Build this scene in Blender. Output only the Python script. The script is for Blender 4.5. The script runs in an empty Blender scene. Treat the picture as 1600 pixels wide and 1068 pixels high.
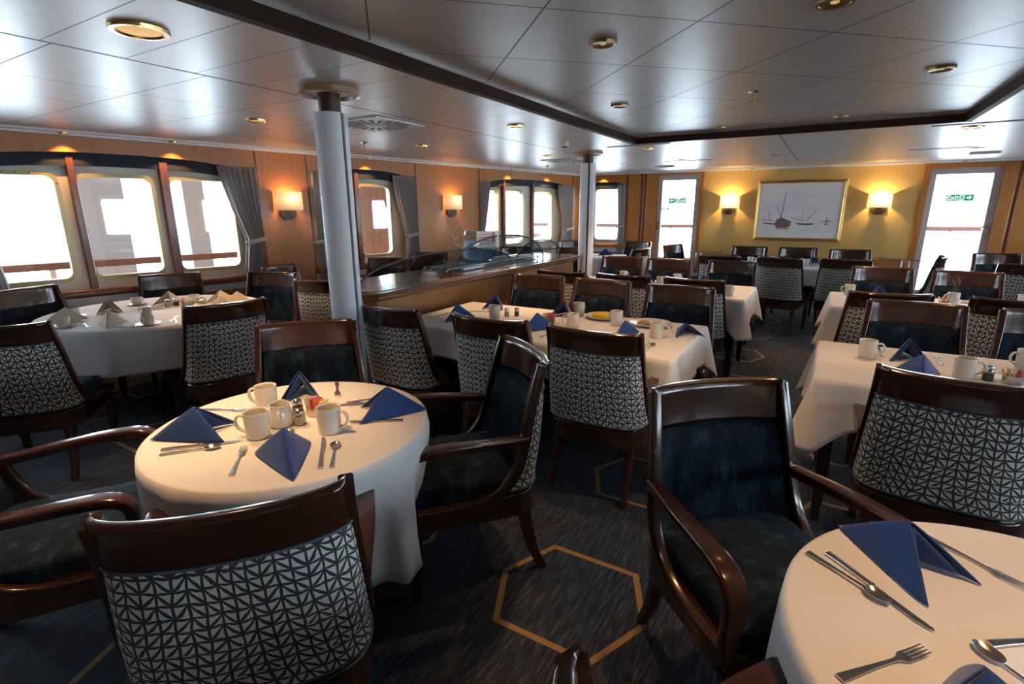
import bpy, bmesh, math, random
from mathutils import Vector, Matrix
random.seed(7)
PI = math.pi
scene = bpy.context.scene
COL = scene.collection
def rad(a): return a * PI / 180.0

# ------------------------------------------------------------------ mesh builder
class MB:
    def __init__(s):
        s.v = []; s.f = []; s.uv = {}; s.mi = []; s.cur = 0
    def add(s, vs, fs, uvs=None):
        b = len(s.v)
        s.v += [tuple(p) for p in vs]
        for q in fs:
            s.f.append(tuple(i + b for i in q)); s.mi.append(s.cur)
        if uvs:
            for i, t in enumerate(uvs): s.uv[b + i] = t
        return s
    def box(s, x0, x1, y0, y1, z0, z1):
        return s.add([(x0,y0,z0),(x1,y0,z0),(x1,y1,z0),(x0,y1,z0),(x0,y0,z1),(x1,y0,z1),(x1,y1,z1),(x0,y1,z1)],
                     [(0,3,2,1),(4,5,6,7),(0,1,5,4),(1,2,6,5),(2,3,7,6),(3,0,4,7)])
    def grid(s, rows, cu=False, cv=False, uvs=None, flip=False):
        n = len(rows); m = len(rows[0])
        vs = [p for r in rows for p in r]; fs = []
        for i in range(n if cv else n - 1):
            for j in range(m if cu else m - 1):
                a = i*m+j; b = i*m+(j+1) % m; c = ((i+1) % n)*m+(j+1) % m; d = ((i+1) % n)*m+j
                fs.append((a,d,c,b) if flip else (a,b,c,d))
        return s.add(vs, fs, [t for r in uvs for t in r] if uvs else None)
    def sweep(s, path, sec, lat=None, closed=False, scale=None, caps=True):
        P = [Vector(p) for p in path]; n = len(P); rows = []
        prev = None
        for i, p in enumerate(P):
            if closed: t = P[(i+1) % n] - P[i-1]
            else: t = P[min(i+1, n-1)] - P[max(i-1, 0)]
            t.normalize()
            if lat is not None: l = Vector(lat); l = (l - t*l.dot(t))
            else:
                if prev is None:
                    l = Vector((0,0,1)).cross(t)
                    if l.length < 1e-3: l = Vector((1,0,0))
                else: l = prev - t*prev.dot(t)
            l.normalize(); prev = l
            nrm = t.cross(l)
            k = scale[i] if scale else (1, 1)
            if not isinstance(k, tuple): k = (k, k)
            rows.append([p + l*(a*k[0]) + nrm*(b*k[1]) for a, b in sec])
        s.grid(rows, cu=True, cv=closed, flip=False)
        if caps and not closed:
            m = len(sec); b = len(s.v) - n*m
            s.f.append(tuple(b + j for j in reversed(range(m)))); s.mi.append(s.cur)
            s.f.append(tuple(b + (n-1)*m + j for j in range(m))); s.mi.append(s.cur)
        return s
    def lathe(s, prof, n=24, c=(0,0,0), axis=None):
        rows = []
        for r, z in prof:
            rows.append([(c[0] + r*math.cos(2*PI*j/n), c[1] + r*math.sin(2*PI*j/n), c[2] + z) for j in range(n)])
        return s.grid(rows, cu=True)
    def prism(s, poly, z0, z1):
        n = len(poly)
        vs = [(x,y,z0) for x,y in poly] + [(x,y,z1) for x,y in poly]
        fs = [tuple(reversed(range(n))), tuple(range(n, 2*n))]
        fs += [(i,(i+1)%n,n+(i+1)%n,n+i) for i in range(n)]
        return s.add(vs, fs)
    def prism_y(s, poly, y0, y1):            # poly in x,z extruded along y
        n = len(poly)
        vs = [(x,y0,z) for x,z in poly] + [(x,y1,z) for x,z in poly]
        fs = [tuple(range(n)), tuple(reversed(range(n, 2*n)))]
        fs += [((i+1)%n,i,n+i,n+(i+1)%n) for i in range(n)]
        return s.add(vs, fs)
    def xf(s, M):
        s.v = [tuple(M @ Vector(p)) for p in s.v]; return s
    def build(s, name, mat, parent=None, smooth=40, bevel=0, solid=0, subd=0, M=None, bseg=2):
        if M is not None: s.xf(M)
        me = bpy.data.meshes.new(name)
        me.from_pydata(s.v, [], s.f)
        mats = mat if isinstance(mat, list) else [mat]
        for m in mats: me.materials.append(m)
        if len(mats) > 1:
            for p, k in zip(me.polygons, s.mi): p.material_index = k
        if s.uv:
            ul = me.uv_layers.new(name='UVMap')
            for lp in me.loops: ul.data[lp.index].uv = s.uv.get(lp.vertex_index, (0, 0))
        bm = bmesh.new(); bm.from_mesh(me)
        bmesh.ops.remove_doubles(bm, verts=bm.verts, dist=1e-6)
        bmesh.ops.recalc_face_normals(bm, faces=bm.faces)
        bm.to_mesh(me); bm.free()
        if smooth:
            me.shade_smooth()
            me.set_sharp_from_angle(angle=rad(smooth))
        o = bpy.data.objects.new(name, me); COL.objects.link(o)
        if parent: o.parent = parent
        if bevel:
            b = o.modifiers.new('bev', 'BEVEL'); b.width = bevel; b.segments = bseg; b.limit_method = 'ANGLE'; b.angle_limit = rad(35)
        if solid:
            d = o.modifiers.new('sol', 'SOLIDIFY'); d.thickness = abs(solid); d.offset = 1 if solid > 0 else -1
        if subd:
            d = o.modifiers.new('sub', 'SUBSURF'); d.levels = subd; d.render_levels = subd
        return o

def rrect(w, h, r, n=5):
    "rounded rectangle outline, half sizes w h"
    pts = []
    for cx, cy, a0 in ((w-r,h-r,0),(-w+r,h-r,90),(-w+r,-h+r,180),(w-r,-h+r,270)):
        for i in range(n+1):
            a = rad(a0 + 90*i/n); pts.append((cx + r*math.cos(a), cy + r*math.sin(a)))
    return pts
def ell(a, b, n=10): return [(a*math.cos(2*PI*i/n), b*math.sin(2*PI*i/n)) for i in range(n)]
def lerp(a, b, t): return a + (b-a)*t
def curve(tab, x):
    "monotone table lookup (x ascending) with smooth interpolation"
    if x <= tab[0][0]: return tab[0][1]
    for (x0,y0),(x1,y1) in zip(tab, tab[1:]):
        if x <= x1: return lerp(y0, y1, (x-x0)/(x1-x0))
    return tab[-1][1]
def spline(pts, n):
    "Catmull-Rom through pts, n samples per span"
    P = [Vector(p) for p in pts]; out = []
    for i in range(len(P)-1):
        p0 = P[i-1] if i else P[0]*2-P[1]; p1 = P[i]; p2 = P[i+1]; p3 = P[i+2] if i+2 < len(P) else P[-1]*2-P[-2]
        for k in range(n):
            t = k/n
            out.append(0.5*((2*p1)+(p2-p0)*t+(2*p0-5*p1+4*p2-p3)*t*t+(3*p1-p0-3*p2+p3)*t**3))
    out.append(P[-1]); return out

def tag(o, label, cat, group=None, kind=None):
    o['label'] = label; o['category'] = cat
    if group: o['group'] = group
    if kind: o['kind'] = kind
    return o
def thing(name, label, cat, loc=(0,0,0), rz=0, group=None):
    o = bpy.data.objects.new(name, None); COL.objects.link(o)
    o.empty_display_size = .1
    o.location = loc; o.rotation_euler = (0, 0, rad(rz))
    return tag(o, label, cat, group)
KIDS = {}
def copy_tree(o, parent=None):
    c = o.copy(); COL.objects.link(c)
    if parent: c.parent = parent
    for ch in list(o.children): copy_tree(ch, c)
    return c
def dup(root, loc, rz, label, cat=None, group=None):
    c = copy_tree(root); c.location = loc; c.rotation_euler = (0, 0, rad(rz)); c['label'] = label
    if group: c['group'] = group
    return c
def struct(o, **k):
    o['kind'] = 'structure'; return o

# ------------------------------------------------------------------ materials
def mat(name, col, rough=.5, metal=0, **k):
    m = bpy.data.materials.new(name); m.use_nodes = True
    b = m.node_tree.nodes['Principled BSDF']
    b.inputs['Base Color'].default_value = (*col, 1); b.inputs['Roughness'].default_value = rough; b.inputs['Metallic'].default_value = metal
    for a, v in k.items():
        b.inputs[a.replace('_', ' ')].default_value = v
    return m
class NT:
    "tiny helper to wire nodes"
    def __init__(s, m): s.m = m; s.t = m.node_tree; s.b = s.t.nodes['Principled BSDF']
    def n(s, kind, **k):
        nd = s.t.nodes.new(kind)
        for a, v in k.items(): setattr(nd, a, v)
        return nd
    def L(s, a, b): s.t.links.new(a, b)
    def math(s, op, a, b=None, c=None):
        nd = s.t.nodes.new('ShaderNodeMath'); nd.operation = op
        for i, x in enumerate((a, b, c)):
            if x is None: continue
            if isinstance(x, (int, float)): nd.inputs[i].default_value = x
            else: s.L(x, nd.inputs[i])
        return nd.outputs[0]
    def mix(s, f, a, b):
        nd = s.t.nodes.new('ShaderNodeMix'); nd.data_type = 'RGBA'
        for k, x in ((0, f), (6, a), (7, b)):
            if isinstance(x, tuple): nd.inputs[k].default_value = (*x, 1)
            elif isinstance(x, (int, float)): nd.inputs[k].default_value = x
            else: s.L(x, nd.inputs[k])
        return nd.outputs[2]
    def coord(s, kind='Object', scale=(1,1,1), rot=(0,0,0)):
        tc = s.n('ShaderNodeTexCoord'); mp = s.n('ShaderNodeMapping')
        mp.inputs['Scale'].default_value = scale; mp.inputs['Rotation'].default_value = rot
        s.L(tc.outputs[kind], mp.inputs['Vector']); return mp.outputs['Vector']
    def noise(s, vec, scale, detail=4, rough=.5):
        nd = s.n('ShaderNodeTexNoise'); nd.inputs['Scale'].default_value = scale; nd.inputs['Detail'].default_value = detail; nd.inputs['Roughness'].default_value = rough
        s.L(vec, nd.inputs['Vector']); return nd.outputs['Fac']
    def ramp(s, fac, stops):
        nd = s.n('ShaderNodeValToRGB'); cr = nd.color_ramp
        while len(cr.elements) < len(stops): cr.elements.new(.5)
        for e, (p, c) in zip(cr.elements, stops): e.position = p; e.color = (*c, 1)
        s.L(fac, nd.inputs['Fac']); return nd.outputs['Color']
    def bump(s, h, strength=.2, dist=.01):
        nd = s.n('ShaderNodeBump'); nd.inputs['Strength'].default_value = strength; nd.inputs['Distance'].default_value = dist
        s.L(h, nd.inputs['Height']); s.L(nd.outputs['Normal'], s.b.inputs['Normal'])
    def col(s, c): s.L(c, s.b.inputs['Base Color'])

def wood(name, c0, c1, rough=.25, scale=(14,14,1.2), coat=.4, fine=6):
    m = mat(name, c0, rough, 0, Coat_Weight=coat, Coat_Roughness=.12); t = NT(m)
    v = t.coord('Object', scale)
    f = t.noise(v, 2.2, 5, .55)
    g = t.noise(t.coord('Object', tuple(k*fine for k in scale)), 2.0, 2, .5)
    f2 = t.math('ADD', t.math('MULTIPLY', f, .7), t.math('MULTIPLY', g, .3))
    t.col(t.ramp(f2, [(.3, c0), (.72, c1)])); return m
W_CHAIR = wood('walnut_gloss', (.034,.012,.0055), (.056,.020,.009), .22, (1.5,14,14), .7, 3)
W_PANEL = wood('cherry_veneer', (.36,.125,.020), (.50,.20,.042), .38, (18,18,1.0), .25)
W_TRIM = wood('mahogany_trim', (.12,.035,.012), (.20,.062,.02), .3, (16,16,1.0), .3)
W_COUNTER = wood('counter_cap', (.10,.04,.014), (.19,.078,.028), .22, (16,1.2,16), .6)
W_COUNTER_PANEL = wood('counter_veneer', (.24,.10,.024), (.36,.165,.05), .34, (26,26,1.0), .25)
W_TABLE = wood('dark_table_wood', (.02,.01,.007), (.045,.02,.012), .35, (16,16,1.2), .3)
W_DECK = wood('teak_planks', (.12,.055,.042), (.16,.08,.06), .6, (20,20,1.0), 0)
def metal(name, c, r): return mat(name, c, r, 1)
CHROME = metal('polished_steel', (.62,.60,.57), .16)
STEEL = metal('cutlery_steel', (.60,.57,.53), .2)
BRASS = metal('brass', (.62,.43,.17), .25)
BRASSD = metal('dark_brass', (.30,.20,.08), .3)
BRONZE = mat('dark_bronze', (.028,.022,.018), .4, .3)
BLACK = mat('black', (.01,.01,.012), .5)
DARKBAND = wood('dark_ceiling_trim', (.024,.012,.009), (.042,.022,.016), .6, (2,2,16), 0)
DARKBAND.node_tree.nodes['Principled BSDF'].inputs['Specular IOR Level'].default_value = .1
OFFW = mat('painted_metal_cream', (.66,.62,.52), .4)
YFRAME = mat('window_frame_brassy', (.50,.42,.22), .38, .35)
WHITE = mat('white_paint', (.72,.73,.75), .4)
PILLAR = mat('pillar_sleeve', (.70,.73,.78), .45)
CERAMIC = mat('glazed_ceramic', (.70,.66,.57), .16, 0, Coat_Weight=.3, Coat_Roughness=.08)
COFFEE = mat('coffee', (.16,.10,.05), .1)
EXTW = mat('ship_white_paint', (.62,.65,.68), .5)
EXTP = mat("deck_post_paint", (.40,.43,.47), .5)
GLASS = None
def glass_mat(name, tint, refl=1.0):
    m = bpy.data.materials.new(name); m.use_nodes = True; t = m.node_tree; t.nodes.clear()
    o = t.nodes.new('ShaderNodeOutputMaterial'); mx = t.nodes.new('ShaderNodeMixShader')
    tr = t.nodes.new('ShaderNodeBsdfTransparent'); tr.inputs[0].default_value = (*tint, 1)
    gl = t.nodes.new('ShaderNodeBsdfGlossy'); gl.inputs['Roughness'].default_value = .02
    lw = t.nodes.new('ShaderNodeLayerWeight'); lw.inputs[0].default_value = .5
    pw = t.nodes.new('ShaderNodeMath'); pw.operation = 'POWER'; pw.inputs[1].default_value = 5; t.links.new(lw.outputs['Facing'], pw.inputs[0])
    mu = t.nodes.new('ShaderNodeMath'); mu.operation = 'MULTIPLY_ADD'; mu.inputs[1].default_value = .9*min(refl, 1); mu.inputs[2].default_value = .045*refl
    t.links.new(pw.outputs[0], mu.inputs[0]); t.links.new(mu.outputs[0], mx.inputs[0])
    t.links.new(tr.outputs[0], mx.inputs[1]); t.links.new(gl.outputs[0], mx.inputs[2]); t.links.new(mx.outputs[0], o.inputs[0])
    return m
GLASS = glass_mat('window_glass', (.95,.97,.97))
GUARD = glass_mat('guard_glass', (.80,.86,.88))
GEDGE = mat('guard_glass_edge', (.015,.022,.024), .5)
ICEBAG = glass_mat('clear_blue_plastic', (.84,.92,.97), 1.6)
def emit(name, col, st, base=(.8,.8,.8)):
    m = mat(name, base, .5); b = m.node_tree.nodes['Principled BSDF']
    b.inputs['Emission Color'].default_value = (*col, 1); b.inputs['Emission Strength'].default_value = st; return m
LENS = emit('lamp_lens', (1,.55,.15), .5, (.6,.4,.15))
LENSOFF = emit('lamp_lens_dim', (1,.7,.3), .35, (.3,.2,.08))
BULB = emit('bulb', (1,.72,.35), 12)
# lamp shade: translucent cloth lit by the bulb inside it
SHADE = bpy.data.materials.new('lamp_shade_cloth'); SHADE.use_nodes = True
_t = SHADE.node_tree; _t.nodes.clear()
_o = _t.nodes.new('ShaderNodeOutputMaterial'); _m = _t.nodes.new('ShaderNodeMixShader'); _m.inputs[0].default_value = .30
_d = _t.nodes.new('ShaderNodeBsdfDiffuse'); _d.inputs[0].default_value = (.75,.68,.62,1)
_l = _t.nodes.new('ShaderNodeBsdfTranslucent'); _l.inputs[0].default_value = (.42,.38,.34,1)
_t.links.new(_d.outputs[0], _m.inputs[1]); _t.links.new(_l.outputs[0], _m.inputs[2]); _t.links.new(_m.outputs[0], _o.inputs[0])

def fabric(name, c0, c1, scale=60, rough=.9, sheen=.3, bump=.1):
    m = mat(name, c0, rough, 0, Sheen_Weight=sheen, Sheen_Roughness=.4); t = NT(m)
    f = t.noise(t.coord('Object'), scale, 4, .6); t.col(t.mix(f, c0, c1))
    t.bump(t.noise(t.coord('Object'), scale*14, 2), bump, .002); return m
CLOTH = fabric('white_tablecloth', (.70,.70,.71), (.74,.74,.74), 8, .9, .1, .06)
NAPKIN = fabric('blue_napkin', (.007,.040,.17), (.010,.055,.225), 10, .85, .25, .25)
CREAM = fabric('cream_napkin', (.60,.50,.38), (.66,.56,.44), 10, .85, .2, .25)
CURTAIN = fabric('grey_curtain', (.56,.54,.55), (.64,.61,.61), 30, .85, .3, .1)
_t = CURTAIN.node_tree; _b = _t.nodes['Principled BSDF']; _oo = [n for n in _t.nodes if n.type == 'OUTPUT_MATERIAL'][0]; _mx = _t.nodes.new('ShaderNodeMixShader'); _mx.inputs[0].default_value = .40
_tl = _t.nodes.new('ShaderNodeBsdfTranslucent'); _tl.inputs[0].default_value = (.5,.49,.5,1); _t.links.new(_b.outputs[0], _mx.inputs[1]); _t.links.new(_tl.outputs[0], _mx.inputs[2]); _t.links.new(_mx.outputs[0], _oo.inputs[0])
PELMET = fabric('dark_blue_blind', (.010,.016,.032), (.02,.03,.05), 12, .8, .2, .1)
# crushed velvet
VELVET = mat('blue_velvet', (.01,.02,.04), .85, 0, Sheen_Weight=.22, Sheen_Roughness=.4, Specular_IOR_Level=.15)
_n = NT(VELVET); _v = _n.coord('Object', (1,1,.35))
_f = _n.noise(_v, 17, 8, .72); VELVET.node_tree.nodes['Principled BSDF'].inputs['Sheen Tint'].default_value = (.25,.45,.6,1)
_n.col(_n.ramp(_f, [(.38,(.002,.005,.011)),(.52,(.005,.014,.028)),(.62,(.014,.036,.058)),(.70,(.055,.085,.105))]))
_n.bump(_f, .25, .006)
# leaf-pattern upholstery
LEAF = mat('leaf_pattern_fabric', (.5,.5,.45), .88, 0, Sheen_Weight=.1)
_n = NT(LEAF); _uv = _n.n('ShaderNodeUVMap'); 
_nz = _n.n('ShaderNodeTexNoise'); _nz.inputs['Scale'].default_value = 14; _n.L(_uv.outputs[0], _nz.inputs['Vector'])
_ns = _n.n('ShaderNodeSeparateColor'); _n.L(_nz.outputs['Color'], _ns.inputs[0])
_sp = _n.n('ShaderNodeSeparateXYZ'); _n.L(_uv.outputs[0], _sp.inputs[0])
_u = _n.math('ADD', _n.math('DIVIDE', _sp.outputs[0], .031), _n.math('MULTIPLY', _n.math('SUBTRACT', _ns.outputs[0], .5), .55))
_w = _n.math('ADD', _n.math('DIVIDE', _sp.outputs[1], .034), _n.math('MULTIPLY', _n.math('SUBTRACT', _ns.outputs[1], .5), .7))
_fu = _n.math('FRACT', _u); _cu = _n.math('FLOOR', _u)
_cv = _n.n('ShaderNodeCombineXYZ'); _n.L(_cu, _cv.inputs[0]); _n.L(_n.math('FLOOR', _n.math('MULTIPLY', _w, .34)), _cv.inputs[1])
_wn = _n.n('ShaderNodeTexWhiteNoise'); _wn.noise_dimensions = '2D'; _n.L(_cv.outputs[0], _wn.inputs['Vector'])
_par = _n.math('ABSOLUTE', _n.math('SUBTRACT', _n.math('MODULO', _n.math('ABSOLUTE', _cu), 2.0), _n.math('GREATER_THAN', _wn.outputs['Value'], .72)))
_stem = _n.math('LESS_THAN', _n.math('ABSOLUTE', _n.math('SUBTRACT', _fu, .5)), 1.0)
_stem = _n.math('GREATER_THAN', _n.math('ABSOLUTE', _n.math('SUBTRACT', _fu, .5)), .40)
_dir = _n.math('ADD', _n.math('MULTIPLY', _par, _fu), _n.math('MULTIPLY', _n.math('SUBTRACT', 1.0, _par), _n.math('SUBTRACT', 1.0, _fu)))
_lobe = _n.math('SINE', _n.math('MULTIPLY', _fu, PI))
_wd = _n.math('ADD', _w, _n.math('ADD', _dir, _n.math('MULTIPLY', _lobe, .12)))
_diag = _n.math('LESS_THAN', _n.math('ABSOLUTE', _n.math('SUBTRACT', _n.math('FRACT', _wd), .5)), _n.math('ADD', .075, _n.math('MULTIPLY', _lobe, .10)))
_wh = _n.math('ADD', _w, _n.math('MULTIPLY', _dir, .12))
_hor = _n.math('LESS_THAN', _n.math('ABSOLUTE', _n.math('SUBTRACT', _n.math('FRACT', _wh), .5)), _n.math('ADD', .05, _n.math('MULTIPLY', _lobe, .055)))
_dark = _n.math('MAXIMUM', _n.math('MAXIMUM', _stem, _diag), _hor)
_c2 = _n.n('ShaderNodeTexNoise'); _c2.inputs['Scale'].default_value = 9; _n.L(_uv.outputs[0], _c2.inputs['Vector'])
_ink = _n.ramp(_c2.outputs['Fac'], [(.35,(.022,.040,.066)),(.5,(.036,.056,.066)),(.65,(.050,.050,.075))])
_n.col(_n.mix(_dark, (.80,.78,.70), _ink)); _n.bump(_dark, .15, .002)
# carpet with gold hexagon outlines
CARPET = mat('hexagon_carpet', (.02,.02,.03), .95, 0, Sheen_Weight=.05)
_n = NT(CARPET); _ob = _n.n('ShaderNodeTexCoord'); _sp = _n.n('ShaderNodeSeparateXYZ'); _n.L(_ob.outputs['Object'], _sp.inputs[0])
def _hex(x0, y0, wid):
    def fold(c, c0, per):
        q = _n.math('DIVIDE', _n.math('SUBTRACT', c, c0), per)
        return _n.math('ABSOLUTE', _n.math('MULTIPLY', _n.math('SUBTRACT', q, _n.math('ROUND', q)), per))
    ax = fold(_sp.outputs[0], x0, 1.01); ay = fold(_sp.outputs[1], y0, 1.035)
    d = _n.math('MAXIMUM', _n.math('SUBTRACT', ay, .252), _n.math('SUBTRACT', _n.math('ADD', _n.math('MULTIPLY', ax, .915), _n.math('MULTIPLY', ay, .4025)), .2746))
    return _n.math('LESS_THAN', _n.math('ABSOLUTE', d), wid)
_h1 = _hex(-.705, 1.612, .0125); _h2 = _hex(-.20, 1.612+.5175, .010)
_st = _n.noise(_n.coord('Object', (60, 5, 1), (0,0,rad(8))), 1.6, 5, .7)
_pt = _n.noise(_n.coord('Object', (1.4, 1.1, 1)), 1.3, 3, .55)
_base = _n.ramp(_st, [(.36,(.004,.006,.011)),(.5,(.021,.024,.038)),(.64,(.075,.078,.105))])
_blue = _n.ramp(_st, [(.36,(.003,.007,.017)),(.5,(.014,.030,.064)),(.64,(.050,.086,.15))])
_c = _n.mix(_n.ramp(_pt, [(.42,(0,0,0)),(.6,(1,1,1))]), _base, _blue)
_c = _n.mix(_n.math('MULTIPLY', _h2, .45), _c, (.10,.065,.028))
_c = _n.mix(_h1, _c, (.31,.19,.075))
_n.col(_c); _n.bump(_st, .5, .004)
# satin metal ceiling panels; the seams are dark joints
def ceil_mat(name, kind, base, rough, ring=None):
    m = mat(name, base, rough, .55); t = NT(m)
    tc = t.n('ShaderNodeTexCoord'); sp = t.n('ShaderNodeSeparateXYZ'); t.L(tc.outputs['Object'], sp.inputs[0]); X, Y = sp.outputs[0], sp.outputs[1]
    def seam(c, c0, per, w):
        q = t.math('DIVIDE', t.math('SUBTRACT', c, c0), per)
        return t.math('LESS_THAN', t.math('MULTIPLY', t.math('ABSOLUTE', t.math('SUBTRACT', q, t.math('ROUND', q))), per), w)
    if kind == 'diag':
        a = t.math('ADD', t.math('MULTIPLY', X, .719), t.math('MULTIPLY', Y, .695)); b = t.math('ADD', t.math('MULTIPLY', X, -.695), t.math('MULTIPLY', Y, .719))
        d = t.math('MAXIMUM', seam(a, .60, .633, .0035), seam(b, 2.05, .655, .0035))
    else:
        g = t.math('LESS_THAN', X, -2.75); far = t.math('GREATER_THAN', Y, 5.6)
        g2 = t.math('MULTIPLY', g, t.math('SUBTRACT', 1.0, far))
        fine = seam(Y, .98, .298, .0022); wide = seam(Y, 1.02, .617, .003)
        lon = t.math('MAXIMUM', seam(X, -2.75, 99, .009), t.math('MAXIMUM', seam(X, -3.49, 99, .003), seam(X, -4.07, 99, .003)))
        d = t.math('MAXIMUM', t.math('ADD', t.math('MULTIPLY', g2, wide), t.math('MULTIPLY', t.math('SUBTRACT', 1.0, g2), fine)), lon)
    c = t.mix(d, base, tuple(k*.22 for k in base))
    if kind == 'diag':
        ch = t.n('ShaderNodeTexVoronoi'); ch.inputs['Scale'].default_value = 160; ch.inputs['Randomness'].default_value = 0
        t.L(t.coord('Object', (1,1,0), (0,0,rad(45))), ch.inputs['Vector'])
        c = t.mix(t.math('MULTIPLY', t.math('LESS_THAN', ch.outputs['Distance'], .3), .45), c, tuple(k*.4 for k in base))
    t.col(c); t.L(t.math('ADD', rough, t.math('MULTIPLY', d, .3)), t.b.inputs['Roughness'])
    return m
CEIL = ceil_mat('satin_ceiling_panels', 'plank', (.62,.61,.62), .37)
CEILC = ceil_mat('perforated_ceiling_panels', 'diag', (.44,.44,.45), .38)
YWALL = mat('gold_wallpaper', (.52,.37,.15), .75); _n = NT(YWALL)
_n.col(_n.mix(_n.noise(_n.coord('Object', (60,60,8)), 3, 3), (.56,.36,.115), (.68,.455,.16)))
# satin window planks for the door beyond the second window
PINK = mat('packet_pink', (.75,.20,.22), .6); ORANGE = mat('packet_orange', (.80,.22,.05), .6); YELLOW = mat('packet_yellow', (.85,.62,.22), .6); PWHITE = mat('packet_white', (.80,.78,.74), .6)
EGG = mat('scrambled_egg', (.85,.52,.02), .6); TOAST = mat('breakfast_hash', (.45,.22,.05), .6)
GREEN = emit('exit_green_glow', (.0,.42,.20), .35, (.01,.36,.18)); SIGNW = emit('exit_white_glow', (1,1,1), .5, (.85,.9,.88))  # sign stickers, faint glow added so they stay green against bright doors
# ------------------------------------------------------------------ room shell
ZC = 2.15                                   # lower ceiling
LW = Matrix.Translation((-5.66, 1.658, 0)) @ Matrix.Rotation(rad(80.1), 4, 'Z')     # left wall frame: x along, y outward
FW = Matrix.Translation((-.455, 9.89, 0)) @ Matrix.Rotation(rad(3.2), 4, 'Z')       # far wall frame
RW = Matrix.Translation((3.45, 10.10, 0)) @ Matrix.Rotation(rad(-80.1), 4, 'Z')     # right wall frame, x runs towards the camera

struct(MB().box(-7.4, 6.8, -4.8, 10.9, -.12, 0).build('floor', CARPET, smooth=0))
m = MB()
RX0, RX1, RY0, RY1 = -1.861, .859, -1.6, 5.575
for b in ((-7.4, RX0, -4.8, 10.9), (RX1, 6.8, -4.8, 10.9), (RX0, RX1, -4.8, RY0), (RX0, RX1, RY1, 10.9)):
    m.box(b[0], b[1], b[2], b[3], ZC, ZC+.30)
struct(m.build('ceiling', CEIL, smooth=0))
struct(MB().box(RX0-.02, RX1+.02, RY0-.02, RY1+.02, ZC+.062, ZC+.2).build('ceiling', CEILC, smooth=0))
m = MB(); w = .045
m.box(RX0, RX0+w, RY0, RY1, ZC-.004, ZC+.0615); m.box(RX1-w, RX1, RY0, RY1, ZC-.004, ZC+.0615)
m.box(RX0, RX1, RY1-w, RY1, ZC-.004, ZC+.0615); m.box(RX0, RX1, RY0, RY0+w, ZC-.004, ZC+.0615)
struct(m.build('trim_1', DARKBAND, smooth=0, bevel=.003))
m = MB(); w2 = w+.012
m.box(RX0+w, RX0+w2, RY0+w, RY1-w, ZC+.052, ZC+.0615); m.box(RX1-w2, RX1-w, RY0+w, RY1-w, ZC+.052, ZC+.0615); m.box(RX0+w, RX1-w, RY1-w2, RY1-w, ZC+.052, ZC+.0615)
struct(m.build('trim_2', CHROME, smooth=0))

# --- left (window) wall: bays between veneer panels
BAYS = [(-3.4, -1.0), (-.45, 1.939), (2.51, 4.095), (5.34, 7.90)]
S0, S1 = -6.3, 8.14
def side_wall(name, M, bays, s0, s1, cover):
    m = MB(); edges = [s0] + [e for b in bays for e in b] + [s1]
    for a, b in zip(edges[0::2], edges[1::2]): m.box(a, b, 0, .34, 0, ZC)
    for a, b in bays:
        m.box(a, b, .0, .34, 0, .68); m.box(a, b, .02, .34, .68, .80); m.box(a, b, .20, .34, 1.90, ZC); m.box(a, b, 0, .34, ZC-.02, ZC)
    return struct(m.build(name, W_PANEL, M=M, smooth=0))
side_wall('wall_left', LW, BAYS, S0, S1, True)
m = MB()                                                     # thin dark joints beside the veneer panels
for s in (1.939, 2.51, 4.095, 5.34, 7.90): m.box(s-.007, s+.007, -.006, .0, 0, ZC-.02)
struct(m.build('trim_3', W_TRIM, M=LW, smooth=0))
struct(MB().box(S0, S1, -.055, .0, ZC-.035, ZC-.001).box(S0, S1, -.13, -.055, ZC-.018, ZC-.001).build('trim_4', WHITE, M=LW, smooth=0))

def arch_panel(a, b, zc, zp, y0, y1, ztop, n=20, step=.10):
    m = MB(); pts = []
    for i in range(n+1):
        t = i/n; q = (2*t-1)
        z = zp - (zp-zc)*abs(q)**2.6
        pts.append((lerp(a, b, t), z))
    poly = [(a, ztop), (b, ztop)] + list(reversed(pts))
    vs = []
    for (x, z) in pts: vs += [(x,y0,z),(x,y0,ztop),(x,y1,z),(x,y1,ztop)]
    fs = []
    for i in range(n):
        k = 4*i
        fs += [(k,k+4,k+5,k+1),(k+2,k+3,k+7,k+6),(k,k+2,k+6,k+4),(k+1,k+5,k+7,k+3)]
    fs += [(0,1,3,2),(4*n,4*n+2,4*n+3,4*n+1)]
    return m.add(vs, fs)
def pane_frame(x0, x1, z0, z1, X0, X1, Z0, Z1, r=.07, n=5):
    "white backing with rounded hole: outline X0..Z1, hole x0..z1"
    hw, hh = (x1-x0)/2, (z1-z0)/2; cx, cz = (x0+x1)/2, (z0+z1)/2
    inner = [(cx+p, cz+q) for p, q in rrect(hw, hh, r, n)]
    outer = []
    for p, q in inner:
        dx, dz = p-cx, q-cz
        k = 1e9
        if dx > 1e-6: k = min(k, (X1-cx)/dx)
        if dx < -1e-6: k = min(k, (X0-cx)/dx)
        if dz > 1e-6: k = min(k, (Z1-cz)/dz)
        if dz < -1e-6: k = min(k, (Z0-cz)/dz)
        outer.append((cx+dx*k, cz+dz*k))
    # make sure the outline's corners are hit
    for tx, tz in ((X0,Z0),(X0,Z1),(X1,Z0),(X1,Z1)):
        j = min(range(len(outer)), key=lambda i: (outer[i][0]-tx)**2+(outer[i][1]-tz)**2); outer[j] = (tx, tz)
    return inner, outer
nwin = [0]
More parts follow.
